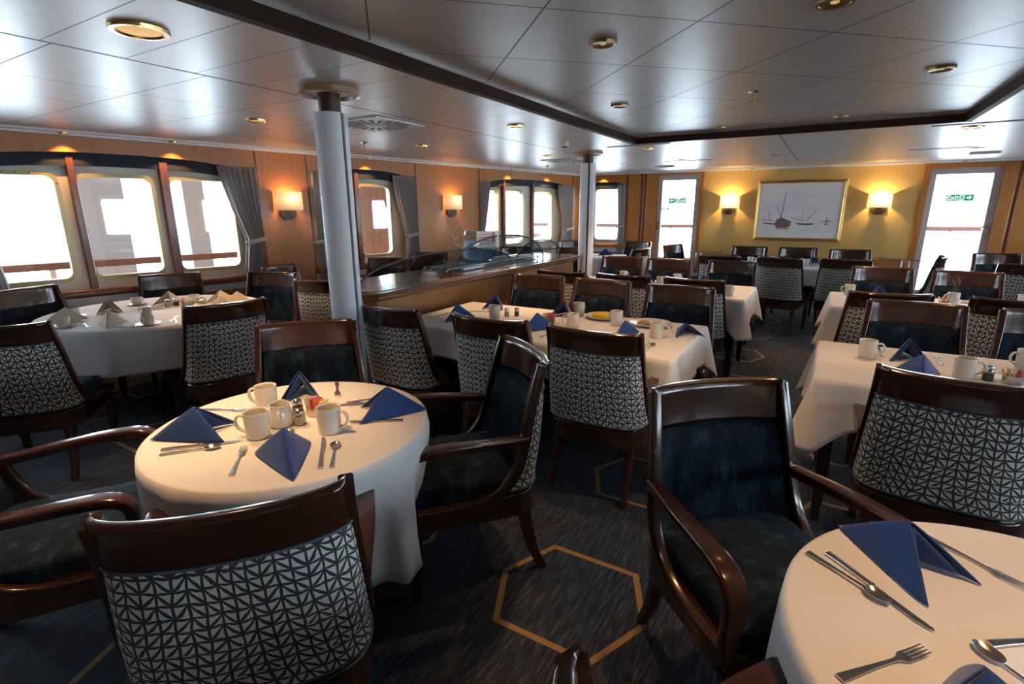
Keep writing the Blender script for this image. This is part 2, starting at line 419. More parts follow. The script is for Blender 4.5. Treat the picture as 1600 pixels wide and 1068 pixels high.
def window(M, pane, outline, bolts, fy=.10, open_glass=True):
    "one ship's window: cream surround, brassy frame, bolts, glass"
    nwin[0] += 1
    x0, x1, z0, z1 = pane; X0, X1, Z0, Z1 = outline
    inner, outer = pane_frame(x0-.035, x1+.035, z0-.035, z1+.035, X0, X1, Z0, Z1, .095)
    m = MB(); rows = [[(p,fy,q) for p,q in outer],[(p,fy,q) for p,q in inner],[(p,fy+.05,q) for p,q in inner],[(p,fy+.05,q) for p,q in outer]]
    m.grid(rows, cu=True, cv=True)
    w = struct(m.build('window_%d' % nwin[0], OFFW, M=M, smooth=30))
    a = [((x0+x1)/2+p, (z0+z1)/2+q) for p, q in rrect((x1-x0)/2+.035, (z1-z0)/2+.035, .095)]
    c = [((x0+x1)/2+p, (z0+z1)/2+q) for p, q in rrect((x1-x0)/2, (z1-z0)/2, .065)]
    m = MB(); m.grid([[(p,fy-.018,q) for p,q in a],[(p,fy-.022,q) for p,q in c],[(p,fy+.05,q) for p,q in c],[(p,fy+.05,q) for p,q in a]], cu=True, cv=True)
    f = m.build('frame', YFRAME, w, M=M, smooth=30)
    m = MB().grid([[(p,fy+.026,q) for p,q in c],[(p,fy+.032,q) for p,q in c]], cu=True)
    n = len(c); m.f += [tuple(range(n)), tuple(range(n, 2*n))]; m.mi += [0, 0]
    m.build('pane', GLASS, w, M=M, smooth=0)
    if bolts:
        m = MB(); d = [((x0+x1)/2+p, (z0+z1)/2+q) for p, q in rrect((x1-x0)/2+.018, (z1-z0)/2+.018, .08)]
        P = [Vector((p, 0, q)) for p, q in d] + [Vector((d[0][0], 0, d[0][1]))]
        dist = 0; nxt = 0
        for u, v in zip(P, P[1:]):
            L = (v-u).length
            while nxt <= dist+L:
                q = u.lerp(v, (nxt-dist)/max(L, 1e-6)); nxt += .085
                m.add([(q.x+.006*math.cos(2*PI*i/6), fy-.026, q.z+.006*math.sin(2*PI*i/6)) for i in range(6)], [tuple(range(6))])
                m.add([(q.x+.006*math.cos(2*PI*i/6), yy, q.z+.006*math.sin(2*PI*i/6)) for yy in (fy-.026, fy-.018) for i in range(6)], [(i,(i+1)%6,6+(i+1)%6,6+i) for i in range(6)])
        m.build('bolts', BLACK, f, M=M, smooth=0)
    return w
ZP0, ZP1, ZB0, ZB1 = .926, 1.792, .80, 1.955
def bay(M, a, b, panes, mulls, bolts=()):
    edges = [a] + [(p+q)/2 for p, q in mulls] + [b]
    for i, (p, q) in enumerate(panes):
        window(M, (p, q, ZP0, ZP1), (edges[i], edges[i+1], ZB0, ZB1), i in bolts)
    for k, (p, q) in enumerate(mulls):
        struct(MB().box(p, q, .035, .10, ZB0, ZB1).build('trim_5', W_TRIM, M=M, smooth=0, bevel=.006))
    struct(arch_panel(a, b, 1.885, 1.992, 0, .035, ZC-.02).build('trim_6', W_PANEL, M=M, smooth=30))
    mm = arch_panel(a+.01, b-.01, 1.80, 1.885, .045, .085, 2.10)
    tag(mm.build('window_blind', PELMET, M=M, smooth=30), 'rolled dark blue blind under the valance above the ' + M_NAME[(round(a,1))], 'blind', 'rolled window blinds')
    struct(MB().box(a, b, -.05, .02, .757, .828).build('trim_7', W_TRIM, M=M, smooth=30, bevel=.025, bseg=4))
    struct(MB().box(a, b, .02, .10, .795, .805).build('trim_8', OFFW, M=M, smooth=0))
    struct(MB().box(a, b, -.012, .02, .685, .757).build('trim_9', WHITE, M=M, smooth=0, bevel=.003))
M_NAME = {-3.4:'windows behind the camera', -.5:'big three-pane window at far left', 2.5:'two-pane window behind the front pillar', 5.3:'three-pane window near the far corner'}
bay(LW, -3.4, -1.0, [(-3.22,-2.68),(-2.5,-1.96),(-1.8,-1.2)], [(-2.617,-2.563),(-1.91,-1.85)])
bay(LW, -.45, 1.939, [(-.28,.26),(.425,.965),(1.125,1.69)], [(.358,.412),(1.045,1.116)], bolts=(0,))
bay(LW, 2.51, 4.095, [(2.63,3.07),(3.23,3.70)], [(3.15,3.21)])
bay(LW, 5.34, 7.90, [(5.47,5.86),(6.03,6.50),(6.81,7.34)], [(5.955,6.01),(6.72,6.78)])

# --- right wall mirrors the left one (out of the picture, lets the daylight in)
RB = [(.24,2.8),(4.045,5.63),(6.2,8.59),(9.14,11.54)]
side_wall('wall_right', RW, RB, 0, 14.6, True)
M_NAME.update({.2:'right-hand wall far bay', 4.0:'right-hand wall second bay', 6.2:'right-hand wall third bay', 9.1:'right-hand wall nearest bay'})
for a, b in RB:
    L = (b-a)/3; ps = [(a+L*i+.10, a+L*(i+1)-.10) for i in range(3)]
    bay(RW, a, b, ps, [(a+L*i-.03, a+L*i+.03) for i in (1, 2)])
struct(MB().box(-7.3, 6.7, -4.8, -4.45, 0, ZC).build('wall_back', W_PANEL, smooth=0))

# --- far wall
m = MB(); F0_, F1_ = -4.1, 4.2
D1, D2 = (-2.50, -1.505), (1.56, 2.62)
WIN4, WIN5 = (-3.78, -2.86), (2.95, 3.85)
for a, b, z0, z1 in ((F0_, WIN4[0], 0, ZC), (WIN4[1], D1[0], 0, ZC), (D2[1], WIN5[0], 0, ZC), (WIN5[1], F1_, 0, ZC)):
    m.box(a, b, 0, .30, z0, z1)
for a, b in (WIN4, WIN5):
    m.box(a, b, 0, .30, 0, .68); m.box(a, b, .02, .30, .68, .80); m.box(a, b, .18, .30, 1.90, ZC); m.box(a, b, 0, .3, ZC-.02, ZC)
for a, b in (D1, D2): m.box(a, b, 0, .30, ZC-.035, ZC)
struct(m.build('wall_far', W_PANEL, M=FW, smooth=0))
struct(MB().box(D1[1], D2[0], 0, .30, .70, ZC).build('wall_far', YWALL, M=FW, smooth=0))
struct(MB().box(D1[1], D2[0], -.02, .30, 0, .69).box(D1[1], D2[0], -.03, .0, .685, .715).build('trim_10', W_PANEL, M=FW, smooth=0, bevel=.004))
struct(MB().box(F0_, F1_, -.05, .0, ZC-.032, ZC-.001).box(F0_, F1_, -.12, -.05, ZC-.016, ZC-.001).build('trim_11', WHITE, M=FW, smooth=0))
M_NAME.update({-3.8:'single window at the far left corner', 2.9:'single window at the far right corner', 3.0:'single window at the far right corner'})
for a, b, pane in ((WIN4[0], WIN4[1], (-3.50,-3.02)), (WIN5[0], WIN5[1], (3.12,3.62))):
    window(FW, (pane[0], pane[1], .92, 1.86), (a, b, ZB0, 1.955), False)
    struct(arch_panel(a, b, 1.90, 1.99, 0, .035, ZC-.02).build('trim_12', W_PANEL, M=FW, smooth=30))
    tag(arch_panel(a+.01, b-.01, 1.84, 1.90, .045, .085, 2.10).build('window_blind', PELMET, M=FW, smooth=30), 'rolled dark blue blind above the ' + M_NAME[round(a,1)], 'blind', 'rolled window blinds')
    struct(MB().box(a, b, -.05, .02, .772, .845).build('trim_13', W_PANEL, M=FW, smooth=30, bevel=.02, bseg=3))
    struct(MB().box(a, b, -.012, .02, .685, .772).build('trim_14', WHITE, M=FW, smooth=0))
# slim upright wood mouldings beside the doors
m = MB()
for s in (-2.87, -2.60, -2.535, 2.66, 2.93): m.box(s-.012, s+.012, -.018, 0, 0, ZC-.03)
struct(m.build('trim_15', W_TRIM, M=FW, smooth=0, bevel=.003))

def glazed_door(idx, d, leaf, glass, handle_side):
    "wood casing, pale metal leaf with one tall pane"
    a, b = d; x0, x1, zt = leaf; g0, g1, gz0, gz1 = glass
    m = MB(); m.box(a, x0, -.02, .2, 0, ZC-.035); m.box(x1, b, -.02, .2, 0, ZC-.035); m.box(x0, x1, -.02, .2, zt, ZC-.035)
    dr = struct(m.build('door_%d' % idx, W_PANEL, M=FW, smooth=0, bevel=.006))
    m = MB(); m.box(x0, g0, .05, .10, .02, zt); m.box(g1, x1, .05, .10, .02, zt); m.box(g0, g1, .05, .10, .02, gz0); m.box(g0, g1, .05, .10, gz1, zt)
    lf = m.build('leaf', DOORLEAF, dr, M=FW, smooth=0)
    MB().box(g0, g1, .072, .078, gz0, gz1).build('pane', GLASS, lf, M=FW, smooth=0)
    hx = (x0+g0)/2 if handle_side < 0 else (x1+g1)/2
    m = MB().sweep([(hx, .05, 1.225), (hx, .0, 1.225), (hx + (.10 if handle_side < 0 else -.10), .0, 1.222)], ell(.009, .009, 8))
    m.box(hx-.016, hx+.016, .042, .05, 1.12, 1.27); m.build('handle', CHROME, lf, M=FW, smooth=40)
    return dr
DOORLEAF = mat('door_leaf_paint', (.52,.47,.47), .45)
glazed_door(1, D1, (-2.30, -1.57, 2.085), (-2.225, -1.655, .62, 1.99), -1)
glazed_door(2, D2, (1.645, 2.48, 2.045), (1.735, 2.385, .26, 1.965), 1)

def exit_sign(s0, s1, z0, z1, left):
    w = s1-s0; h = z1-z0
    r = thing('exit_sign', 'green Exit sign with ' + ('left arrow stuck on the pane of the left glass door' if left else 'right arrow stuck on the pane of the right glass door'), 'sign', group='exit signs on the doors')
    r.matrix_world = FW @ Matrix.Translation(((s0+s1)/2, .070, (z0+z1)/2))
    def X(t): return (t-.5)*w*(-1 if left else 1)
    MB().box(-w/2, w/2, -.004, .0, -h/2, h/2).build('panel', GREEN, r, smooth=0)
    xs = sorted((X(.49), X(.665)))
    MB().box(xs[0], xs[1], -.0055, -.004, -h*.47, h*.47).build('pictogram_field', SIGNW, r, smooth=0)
    m = MB(); cx = X(.578); u = h*.5        # running figure through a doorway
    m.add([(cx + .12*h*math.cos(2*PI*i/8), -.006, .30*h + .12*h*math.sin(2*PI*i/8)) for i in range(8)], [tuple(range(8))])
    for p, q, wd in (((0,.18),(-.05,-.1),.09),((-.05,-.1),(.22,-.25),.06),((.22,-.25),(.20,-.45),.05),((-.05,-.1),(-.25,-.25),.06),((-.25,-.25),(-.42,-.22),.05),((0,.14),(.28,.0),.045),((0,.14),(-.3,.05),.045)):
        a = Vector((cx+p[0]*h, -.006, p[1]*h)); b = Vector((cx+q[0]*h, -.006, q[1]*h)); d = (b-a).normalized(); n = Vector((-d.z, 0, d.x))*wd*h
        m.add([a+n, b+n, b-n, a-n], [(0,1,2,3)])
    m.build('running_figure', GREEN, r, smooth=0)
    ax = X(.83); sg = -1 if left else 1
    pl = [(-.55,.13),(.05,.13),(.05,.36),(.55,0),(.05,-.36),(.05,-.13),(-.55,-.13)]
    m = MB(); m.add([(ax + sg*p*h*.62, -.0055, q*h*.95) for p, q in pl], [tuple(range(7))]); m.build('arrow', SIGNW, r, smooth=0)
    cu = bpy.data.curves.new('lettering', 'FONT'); cu.body = 'Exit'; cu.size = h*1.02; cu.align_x = 'CENTER'; cu.align_y = 'CENTER'; cu.offset = .0016
    tmp = bpy.data.objects.new('tmp', cu); COL.objects.link(tmp); bpy.context.view_layer.update()
    me = bpy.data.meshes.new_from_object(tmp.evaluated_get(bpy.context.evaluated_depsgraph_get())); bpy.data.objects.remove(tmp)
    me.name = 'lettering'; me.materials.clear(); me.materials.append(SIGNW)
    o = bpy.data.objects.new('lettering', me); COL.objects.link(o); o.parent = r
    o.location = (X(.245), -.0055, 0); o.rotation_euler = (PI/2, 0, 0)
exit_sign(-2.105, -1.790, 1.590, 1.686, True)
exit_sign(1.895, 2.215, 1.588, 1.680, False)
m = MB()
for i, (x0, x1, z0, z1) in enumerate(((0,.018,.0,.055),(.03,.05,.0,.055),(.062,.07,0,.055),(.075,.09,.0,.055))): m.box(x0, x1, -.004, 0, z0, z1)
m.prism_y([(.10,-.012),(.10,.067),(.135,.028)], -.004, 0)
o = m.build('door_decal', BLACK, smooth=0); o.matrix_world = FW @ Matrix.Translation((-2.222, .070, 1.47)); tag(o, 'small dark notice with arrow on the left glass door pane', 'notice')

# --- framed marine picture
r = thing('framed_picture', 'gold framed picture of moored sailing boats on the yellow wall', 'picture'); r.matrix_world = FW @ Matrix.Translation((0, 0, 1.455))
def ringframe(w, h, prof):
    m = MB(); rows = []
    for inset, y in prof: rows.append([(sx*(w-inset), y, sz*(h-inset)) for sx, sz in ((-1,-1),(1,-1),(1,1),(-1,1))])
    return m.grid(rows, cu=True)
GOLD = metal('picture_gold', (.66,.46,.17), .3)
ringframe(.64, .485, [(0,-.0),(0,-.03),(.012,-.042),(.03,-.032),(.038,-.036),(.05,-.02),(.05,0)]).build('frame', GOLD, r, smooth=25)
PMAT = mat('picture_mat_board', (.86,.80,.79), .6)
ringframe(.592, .437, [(0,-.012),(.075,-.012),(.075,-.0075)]).build('mat_board', PMAT, r, smooth=0)
SKYP = mat('picture_paper', (.50,.50,.53), .6); _n = NT(SKYP); _n.col(_n.ramp(_n.noise(_n.coord('Object', (1.5,1,4)), 1.6, 4), [(.35,(.72,.74,.79)),(.65,(.84,.82,.83))]))
INKP = mat('picture_ink', (.06,.05,.05), .7); HULL = mat('picture_hull', (.19,.12,.09), .7); SAILP = mat('picture_tan', (.42,.26,.14), .7); REFL = mat('picture_shade', (.36,.36,.34), .7)
m = MB(); m.box(-.53, .53, -.0105, -.004, -.37, .37)
def stroke(x0, z0, x1, z1, w, mi):
    m.cur = mi; a = Vector((x0,-.0112,z0)); b = Vector((x1,-.0112,z1)); d = (b-a).normalized(); n = Vector((-d.z,0,d.x))*w; m.add([a+n,b+n*.6,b-n*.6,a-n],[(0,1,2,3)])
def blob(pts, mi): m.cur = mi; m.add([(x,-.0112-.0002*mi,z) for x, z in pts], [tuple(range(len(pts)))])
blob([(-.30,-.30),(-.12,-.305),(-.10,-.275),(-.29,-.27)], 4)
blob([(-.30,-.275),(-.335,-.215),(-.30,-.14),(-.235,-.11),(-.16,-.14),(-.085,-.175),(-.10,-.25),(-.16,-.275)], 2)
stroke(-.245,-.12,-.205,.30,.0055,1); stroke(-.245,-.115,-.325,.085,.004,1); stroke(-.26,-.15,-.33,-.24,.004,1); stroke(-.2,-.13,-.185,.03,.002,1)
blob([(-.50,-.195),(-.335,-.205),(-.335,-.225),(-.48,-.215)], 1); stroke(-.555,-.19,-.50,-.19,.006,1); stroke(-.56,-.13,-.35,-.165,.004,1); stroke(-.42,-.16,-.44,.0,.003,1); stroke(-.39,-.15,-.43,.01,.002,1)
blob([(-.03,-.19),(.07,-.205),(.24,-.20),(.22,-.225),(.02,-.222)], 1); stroke(-.1,-.105,.09,-.16,.004,1); stroke(.06,-.15,.065,.0,.003,1); stroke(.14,-.17,.255,.03,.004,1)
blob([(.385,-.205),(.44,-.20),(.43,-.22),(.395,-.222)], 2); blob([(.40,-.19),(.415,-.08),(.435,-.19)], 3); blob([(.33,-.165),(.475,-.155),(.475,-.178),(.33,-.178)], 3)
m.build('print', [SKYP, INKP, HULL, SAILP, REFL], r, smooth=0)

# --- pillars between the ceiling and the floor
def pillar(name_label, x, y, slit):
    p = thing('pillar', name_label, 'pillar', (x, y, 0), 0, 'white steel pillars')
    n = 40; sec = []
    gap = .22
    r0, r1 = .092, .078
    for i in range(n+1): a = rad(slit) + gap/2 + (2*PI-gap)*i/n; sec.append((r0*math.cos(a), r0*math.sin(a)))
    for i in range(n, -1, -1): a = rad(slit) + gap/2 + (2*PI-gap)*i/n; sec.append((r1*math.cos(a), r1*math.sin(a)))
    MB().prism(sec, 0, 2.025).build('sleeve', PILLAR, p, smooth=30)
    MB().lathe([(0,.0),(.062,.0),(.062,ZC-.002),(0,ZC-.002)], 24).build('pipe', PIPE, p, smooth=40)
    cl = MB().lathe([(.062,ZC-.018),(.145,ZC-.006),(.152,ZC-.032),(.168,ZC-.030),(.17,ZC-.001),(.062,ZC-.001)], 40).build('collar', COLLAR, p, smooth=35)
    MB().lathe([(.0625,ZC-.0215),(.148,ZC-.012),(.148,ZC-.009),(.0625,ZC-.0185)], 40).build('collar_plate', WHITE, cl, smooth=35)
    return p
PIPE = wood('pipe_dark_wood', (.035,.014,.009), (.07,.028,.016), .35, (14,14,1.2), .2)
COLLAR = wood('collar_oak', (.26,.14,.06), (.36,.2,.09), .35, (6,6,20), .3)
pillar('front white steel pillar beside the near end of the buffet counter', -2.49, 2.165, 2)
pillar('rear white steel pillar beyond the far end of the buffet counter', -2.56, 6.05, -58)

# --- ceiling fittings
def downlight(x, y, z, r, label, lit, group):
    d = thing('ceiling_downlight', label, 'ceiling light', (x, y, z), 0, group)
    MB().lathe([(r*.72,-.004),(r*.80,-.012),(r*.98,-.012),(r*1.0,-.001),(r*.72,-.001)], 28).build('ring', BRASS if lit else BRASSD, d, smooth=40)
    if lit: MB().lathe([(0,-.0105),(r*.45,-.0095),(r*.735,-.0055),(r*.735,-.002),(0,-.002)], 28).build('lens', LENS, d, smooth=40)
    else: MB().lathe([(0,-.003),(r*.28,-.0045),(r*.735,-.009),(r*.735,-.002),(0,-.002)], 28).build('reflector', BRASSD, d, smooth=40); MB().lathe([(0,-.008),(r*.22,-.007),(r*.24,-.003),(0,-.003)], 16).build('lens', LENSOFF, d, smooth=40)
    return d
OUT = [(-2.277,1.124,.098,'brass ceiling light nearest the camera at top left'),(-3.731,2.552,.075,'brass ceiling light left of the front pillar'),(-3.751,4.43,.07,'brass ceiling light right of the front pillar, by the sconces'),
 (-2.253,3.826,.07,'brass ceiling light beside the dark ceiling trim, above the buffet'),(-3.13,6.121,.07,'brass ceiling light left of the rear pillar'),(-1.845,6.039,.07,'brass ceiling light right of the rear pillar under the trim corner'),
 (-1.859,7.714,.07,'brass ceiling light in front of the left glass door'),(.933,5.957,.08,'brass ceiling light under the right corner of the trim'),(1.334,8.061,.075,'brass ceiling light in front of the right glass door')]
for x, y, r, l in OUT: downlight(x, y, ZC, r, l, True, 'brass lights in the outer ceiling')
INN = [(-.957,2.385,.062,'dark brass recessed light nearest in the perforated ceiling'),(-1.383,3.804,.062,'dark brass recessed light in the perforated ceiling above the table with plates'),(-.957,5.278,.06,'dark brass recessed light at the back left of the perforated ceiling'),
 (-.024,5.201,.06,'dark brass recessed light at the back middle of the perforated ceiling'),(.406,3.744,.068,'dark brass recessed light at the right of the perforated ceiling'),(-.079,2.373,.064,'dark brass recessed light cut by the top edge of the photo')]
for x, y, r, l in INN: downlight(x, y, ZC+.062, r, l, False, 'dark lights in the perforated ceiling')
WASH = []
for s, l in ((.36,'left of the two small brass lights over the big left window'),(1.16,'right of the two small brass lights over the big left window'),(3.30,'small brass light over the two-pane window'),(6.02,'left of the two small brass lights over the far three-pane window'),(7.08,'right of the two small brass lights over the far three-pane window')):
    p = LW @ Vector((s, -.095, ZC-.019)); WASH.append((p, 80.1)); downlight(p.x, p.y, p.z, .036, l, True, 'small lights washing the valances')
p = FW @ Vector((-3.33, -.085, ZC-.017)); WASH.append((p, 3.2)); downlight(p.x, p.y, p.z, .036, 'small brass light over the single window at the far corner', True, 'small lights washing the valances')
for s, l in ((-.75,'small brass light over the yellow wall left of the picture'),(.36,'small brass light over the yellow wall right of the picture'),(2.0,'small brass light over the right glass door')):
    p = FW @ Vector((s, -.085, ZC-.017)); downlight(p.x, p.y, p.z, .036, l, True, 'small lights at the far wall')

def vent(x, y, label, size=.27):
    v = thing('ceiling_diffuser', label, 'ceiling vent', (x, y, ZC), 45 if False else 0, 'round ceiling diffusers')
    pl = MB().box(-size, size, -size, size, -.012, -.001).build('plate', WHITE, v, smooth=0, bevel=.003)
    m = MB()
    for k in range(20):
        a = 2*PI*k/20
        for r0, r1 in ((.085, size*.93),):
            w0, w1 = .006, .022
            c, s_ = math.cos(a), math.sin(a)
            m.add([(c*r0-s_*-w0, s_*r0+c*-w0, -.0135),(c*r1-s_*-w1, s_*r1+c*-w1, -.0135),(c*r1-s_*w1, s_*r1+c*w1, -.0135),(c*r0-s_*w0, s_*r0+c*w0, -.0135)],[(0,1,2,3)])
    m.build('slots', VENTD, pl, smooth=0)
    MB().lathe([(0,-.024),(.07,-.02),(.082,-.012),(0,-.012)], 24).build('hub', WHITE, pl, smooth=40)
VENTD = mat('vent_dark', (.10,.10,.105), .6)
vent(-3.13, 3.16, 'square white diffuser with radial slots beside the front pillar')
vent(-3.22, 6.85, 'square white diffuser with radial slots beside the rear pillar')
def sprinkler(x, y, z, label):
    s = thing('ceiling_sprinkler', label, 'sprinkler', (x, y, z), 0, 'ceiling sprinklers')
    MB().lathe([(0,-.012),(.02,-.010),(.034,-.002),(.034,0),(0,0)], 20).build('escutcheon', CHROME, s)
    MB().lathe([(0,-.055),(.006,-.055),(.008,-.03),(.010,-.01),(0,-.01)], 10).lathe([(0,-.060),(.018,-.058),(.018,-.055),(0,-.055)], 14).build('nozzle', BRASSD, s)
sprinkler(-4.052, 3.916, ZC, 'sprinkler head on the ceiling just behind the front pillar')
sprinkler(-.508, 3.819, ZC+.062, 'sprinkler head in the middle of the perforated ceiling')
sprinkler(-3.845, 7.482, ZC, 'sprinkler head on the ceiling left of the rear pillar')
s = thing('ceiling_smoke_detector', 'cream round smoke detector on the ceiling left of the trim corner', 'detector', (-2.361, 4.962, ZC))
MB().lathe([(0,-.05),(.03,-.05),(.04,-.045),(.045,-.02),(.045,-.001),(0,-.001)], 20).build('body', OFFW, s); MB().lathe([(.022,-.056),(.03,-.054),(.03,-.05),(.022,-.05)], 16).build('sensor', BLACK, s)
def grille(x0, x1, y, dy, label):
    m = MB(); m.box(x0, x1, y-dy, y+dy, ZC-.006, ZC-.001); o = m.build('ceiling_slot_grille', SLOTG, smooth=0, bevel=.002); tag(o, label, 'ceiling vent', 'slot grilles in the ceiling')
SLOTG = mat('slot_grey', (.22,.22,.23), .45, .3)
grille(-2.17, -1.50, 5.665, .028, 'slot grille behind the left corner of the dark ceiling trim'); grille(-2.12, -1.48, 7.82, .028, 'slot grille in front of the left glass door')
grille(.63, 1.35, 5.72, .022, 'slot grille behind the right corner of the dark ceiling trim'); grille(.69, 1.31, 7.89, .035, 'slot grille in front of the right glass door')
o = MB().box(-.56, -.44, 5.62, 8.72, ZC-.004, ZC-.001).build('ceiling_joint_strip', SLOTG, smooth=0) if False else MB().box(-.498, -.478, 5.62, 8.7, ZC-.004, ZC-.001).build('ceiling_joint_strip', SLOTG, smooth=0)
tag(o, 'thin dark joint strip running down the ceiling towards the picture', 'ceiling strip')
tag(MB().lathe([(0,-.004),(.05,-.004),(.06,-.001),(0,-.001)], 24).build('ceiling_speaker', SLOTG), 'dark round speaker cover on the ceiling left of the joint strip', 'speaker').location = (-.687, 7.657, ZC)
for x, y, l in ((-2.33,8.583,'left'),(1.528,8.675,'right')):
    e = thing('ceiling_emergency_lamp', 'white oblong emergency lamp with blue mark above the %s glass door' % l, 'emergency lamp', (x, y, ZC), 3, 'emergency lamps')
    MB().prism(rrect(.15,.055,.05), -.03, -.001).build('case', WHITE, e, bevel=.005); MB().box(-.03,.03,-.02,.02,-.0325,-.03).build('lens', mat('lens_blue_'+l, (.04,.09,.3), .3), e, smooth=0)

# --- wall sconces
def sconce(M, s, label):
    c = thing('wall_sconce', label, 'wall lamp', group='wall sconces'); c.matrix_world = M @ Matrix.Translation((s, 0, 1.60))
    oct_ = [(-.095,-.16),(-.045,-.205),(.045,-.205),(.095,-.16),(.095,.02),(-.095,.02)]
    MB().prism_y(oct_, -.022, -.0005).build('backplate', BRONZE, c, smooth=0, bevel=.004)
    m = MB().sweep([(0,-.02,-.085),(0,-.075,-.085),(0,-.095,-.07)], rrect(.035,.008,.004)); m.lathe([(0,0),(.018,0),(.018,.05),(0,.05)], 12, (0,-.088,-.085)); m.build('arm', BRASS, c)
    m = MB(); rows = []
    for z in (-.10, .10):
        k = 1.03 if z < 0 else 1.0
        rows.append([(.145*k*x, y, z) for x, y in ((-1,-.004),(-1,-.07),(-.94,-.10),(-.75,-.125),(-.4,-.142),(0,-.147),(.4,-.142),(.75,-.125),(.94,-.10),(1,-.07),(1,-.004))])
    m.grid(rows); o = m.build('lamp_shade', SHADE, c, smooth=50)
    MB().lathe([(0,-.03),(.012,-.026),(.016,0),(.012,.02),(0,.026)], 14, (0,-.082,0)).build('bulb', BULB, c, M=Matrix.Translation((0,0,-.04)))
    return c
SC = [(LW, 2.235, 'sconce with white shade on the veneer panel left of the front pillar'),(LW, 4.735, 'sconce with white shade on the veneer panel above the buffet glass'),
      (FW, -1.06, 'sconce with white shade on the yellow wall left of the picture'),(FW, 1.085, 'sconce with white shade on the yellow wall right of the picture')]
for M, s, l in SC: sconce(M, s, l)

# --- curtains
def curtain(M, label, top, tie, bot, zt, ztie, zb, y=-.025, pleats=7):
    "top/tie/bot are (x0,x1) extents at the three heights"
    c = thing('curtain', label, 'curtain', group='tied grey curtains'); c.matrix_world = M
    rows = []; n = pleats*6
    for i in range(25):
        z = lerp(zt, zb, i/24)
        if z > ztie: t = (zt-z)/(zt-ztie); e = t**1.25; x0, x1 = lerp(top[0], tie[0], e), lerp(top[1], tie[1], e)
        else: t = (ztie-z)/(ztie-zb); e = 1-(1-t)**2; x0, x1 = lerp(tie[0], bot[0], e), lerp(tie[1], bot[1], e)
        am = min(.030, (x1-x0)*.16)
        rows.append([(lerp(x0, x1, j/n), y + am*math.sin(2*PI*pleats*j/n + .7*math.sin(j*.37)) , z) for j in range(n+1)])
    MB().grid(rows).build('drape', CURTAIN, c, smooth=60, solid=-.004)
    m = MB(); m.sweep([(tie[0]-.012, y-.034, ztie-.02), ((tie[0]+tie[1])/2, y-.045, ztie), (tie[1]+.012, y-.034, ztie+.015), (tie[1]+.014, y+.02, ztie+.015), (tie[0]-.014, y+.02, ztie-.02)], rrect(.004,.022,.003,2), lat=(0,1,0), closed=True)
    m.build('tieback', CURTAIN, c, smooth=50)
curtain(LW, 'grey curtain at the left edge of the big left window', (-.45,-.16), (-.44,-.215), (-.445,-.17), 1.93, 1.18, .70)
curtain(LW, 'grey tied curtain at the right end of the big left window', (1.535,1.925), (1.745,1.915), (1.67,1.90), 1.94, 1.185, .50)
curtain(LW, 'grey tied curtain left of the front white pillar', (2.515,2.90), (2.525,2.665), (2.53,2.72), 1.94, 1.14, .50)
curtain(LW, 'grey tied curtain at the right of the two-pane window', (3.70,4.085), (3.875,4.07), (3.845,4.08), 1.94, 1.165, .50)
curtain(LW, 'grey tied curtain at the left of the far three-pane window', (5.345,5.56), (5.35,5.43), (5.35,5.46), 1.93, 1.14, .75, pleats=6)
curtain(LW, 'grey tied curtain at the right of the far three-pane window', (7.42,7.87), (7.64,7.86), (7.47,7.86), 1.93, 1.13, .60)
curtain(FW, 'grey tied curtain beside the single window near the left door', (-3.05,-2.885), (-3.0,-2.89), (-3.02,-2.89), 1.95, 1.18, .70, pleats=6)
curtain(FW, 'grey tied curtain beside the single window near the right door', (2.955,3.15), (2.955,3.07), (2.96,3.10), 1.95, 1.18, .70, pleats=6)

# --- outside: deck, bulwark and handrail, white posts
struct(MB().box(-16, 14, -12, 22, -.35, -.16).build('deck_floor', EXTW, smooth=0))
def rail(M, a, b, off, z, label):
    r = thing('deck_handrail', label, 'handrail', group='deck handrails')
    r.matrix_world = M
    MB().box(a, b, off, off+.11, z-.075, z).build('cap', W_DECK, r, smooth=0, bevel=.01)
    n = int((b-a)/1.1)
    for i in range(n+1):
        x = lerp(a+.1, b-.1, i/n); MB().box(x-.025, x+.025, off+.03, off+.08, -.16, z-.075).build('stanchion', EXTW, r, smooth=0)
    MB().box(a, b, off+.045, off+.065, .45, .48).build('lower_rail', EXTW, r, smooth=0)
rail(LW, -4.5, 8.6, 1.30, .98, 'red-brown deck handrail seen through the left side windows')
rail(FW, -6.0, 6.0, 1.65, 1.175, 'brown deck handrail seen through the far doors')
for i, (s, w, o, l) in enumerate(((-.40,.22,1.9,'pale steel post outside the leftmost pane'),(.83,.30,1.75,'wide pale steel post outside the middle pane of the big left window'),(1.83,.12,1.6,'slim pale steel post outside the right pane of the big left window'))):
    tag(MB().box(s-w, s+w, o, o+.18, -.16, 3.4).build('deck_post', EXTP, M=LW, smooth=0), l, 'post', 'pale deck posts') if 'EXTP' in globals() else None
PLANKS = mat('deckhouse_planks', (.5,.3,.25), .6); _n = NT(PLANKS); _tc = _n.n('ShaderNodeTexCoord'); _sx = _n.n('ShaderNodeSeparateXYZ'); _n.L(_tc.outputs['Object'], _sx.inputs[0])
_q = _n.math('FRACT', _n.math('DIVIDE', _sx.outputs[0], .115)); _n.col(_n.mix(_n.math('LESS_THAN', _q, .06), _n.mix(_n.noise(_n.coord('Object', (9,9,.6)), 2, 3), (.26,.15,.125), (.34,.22,.19)), (.10,.055,.05)))
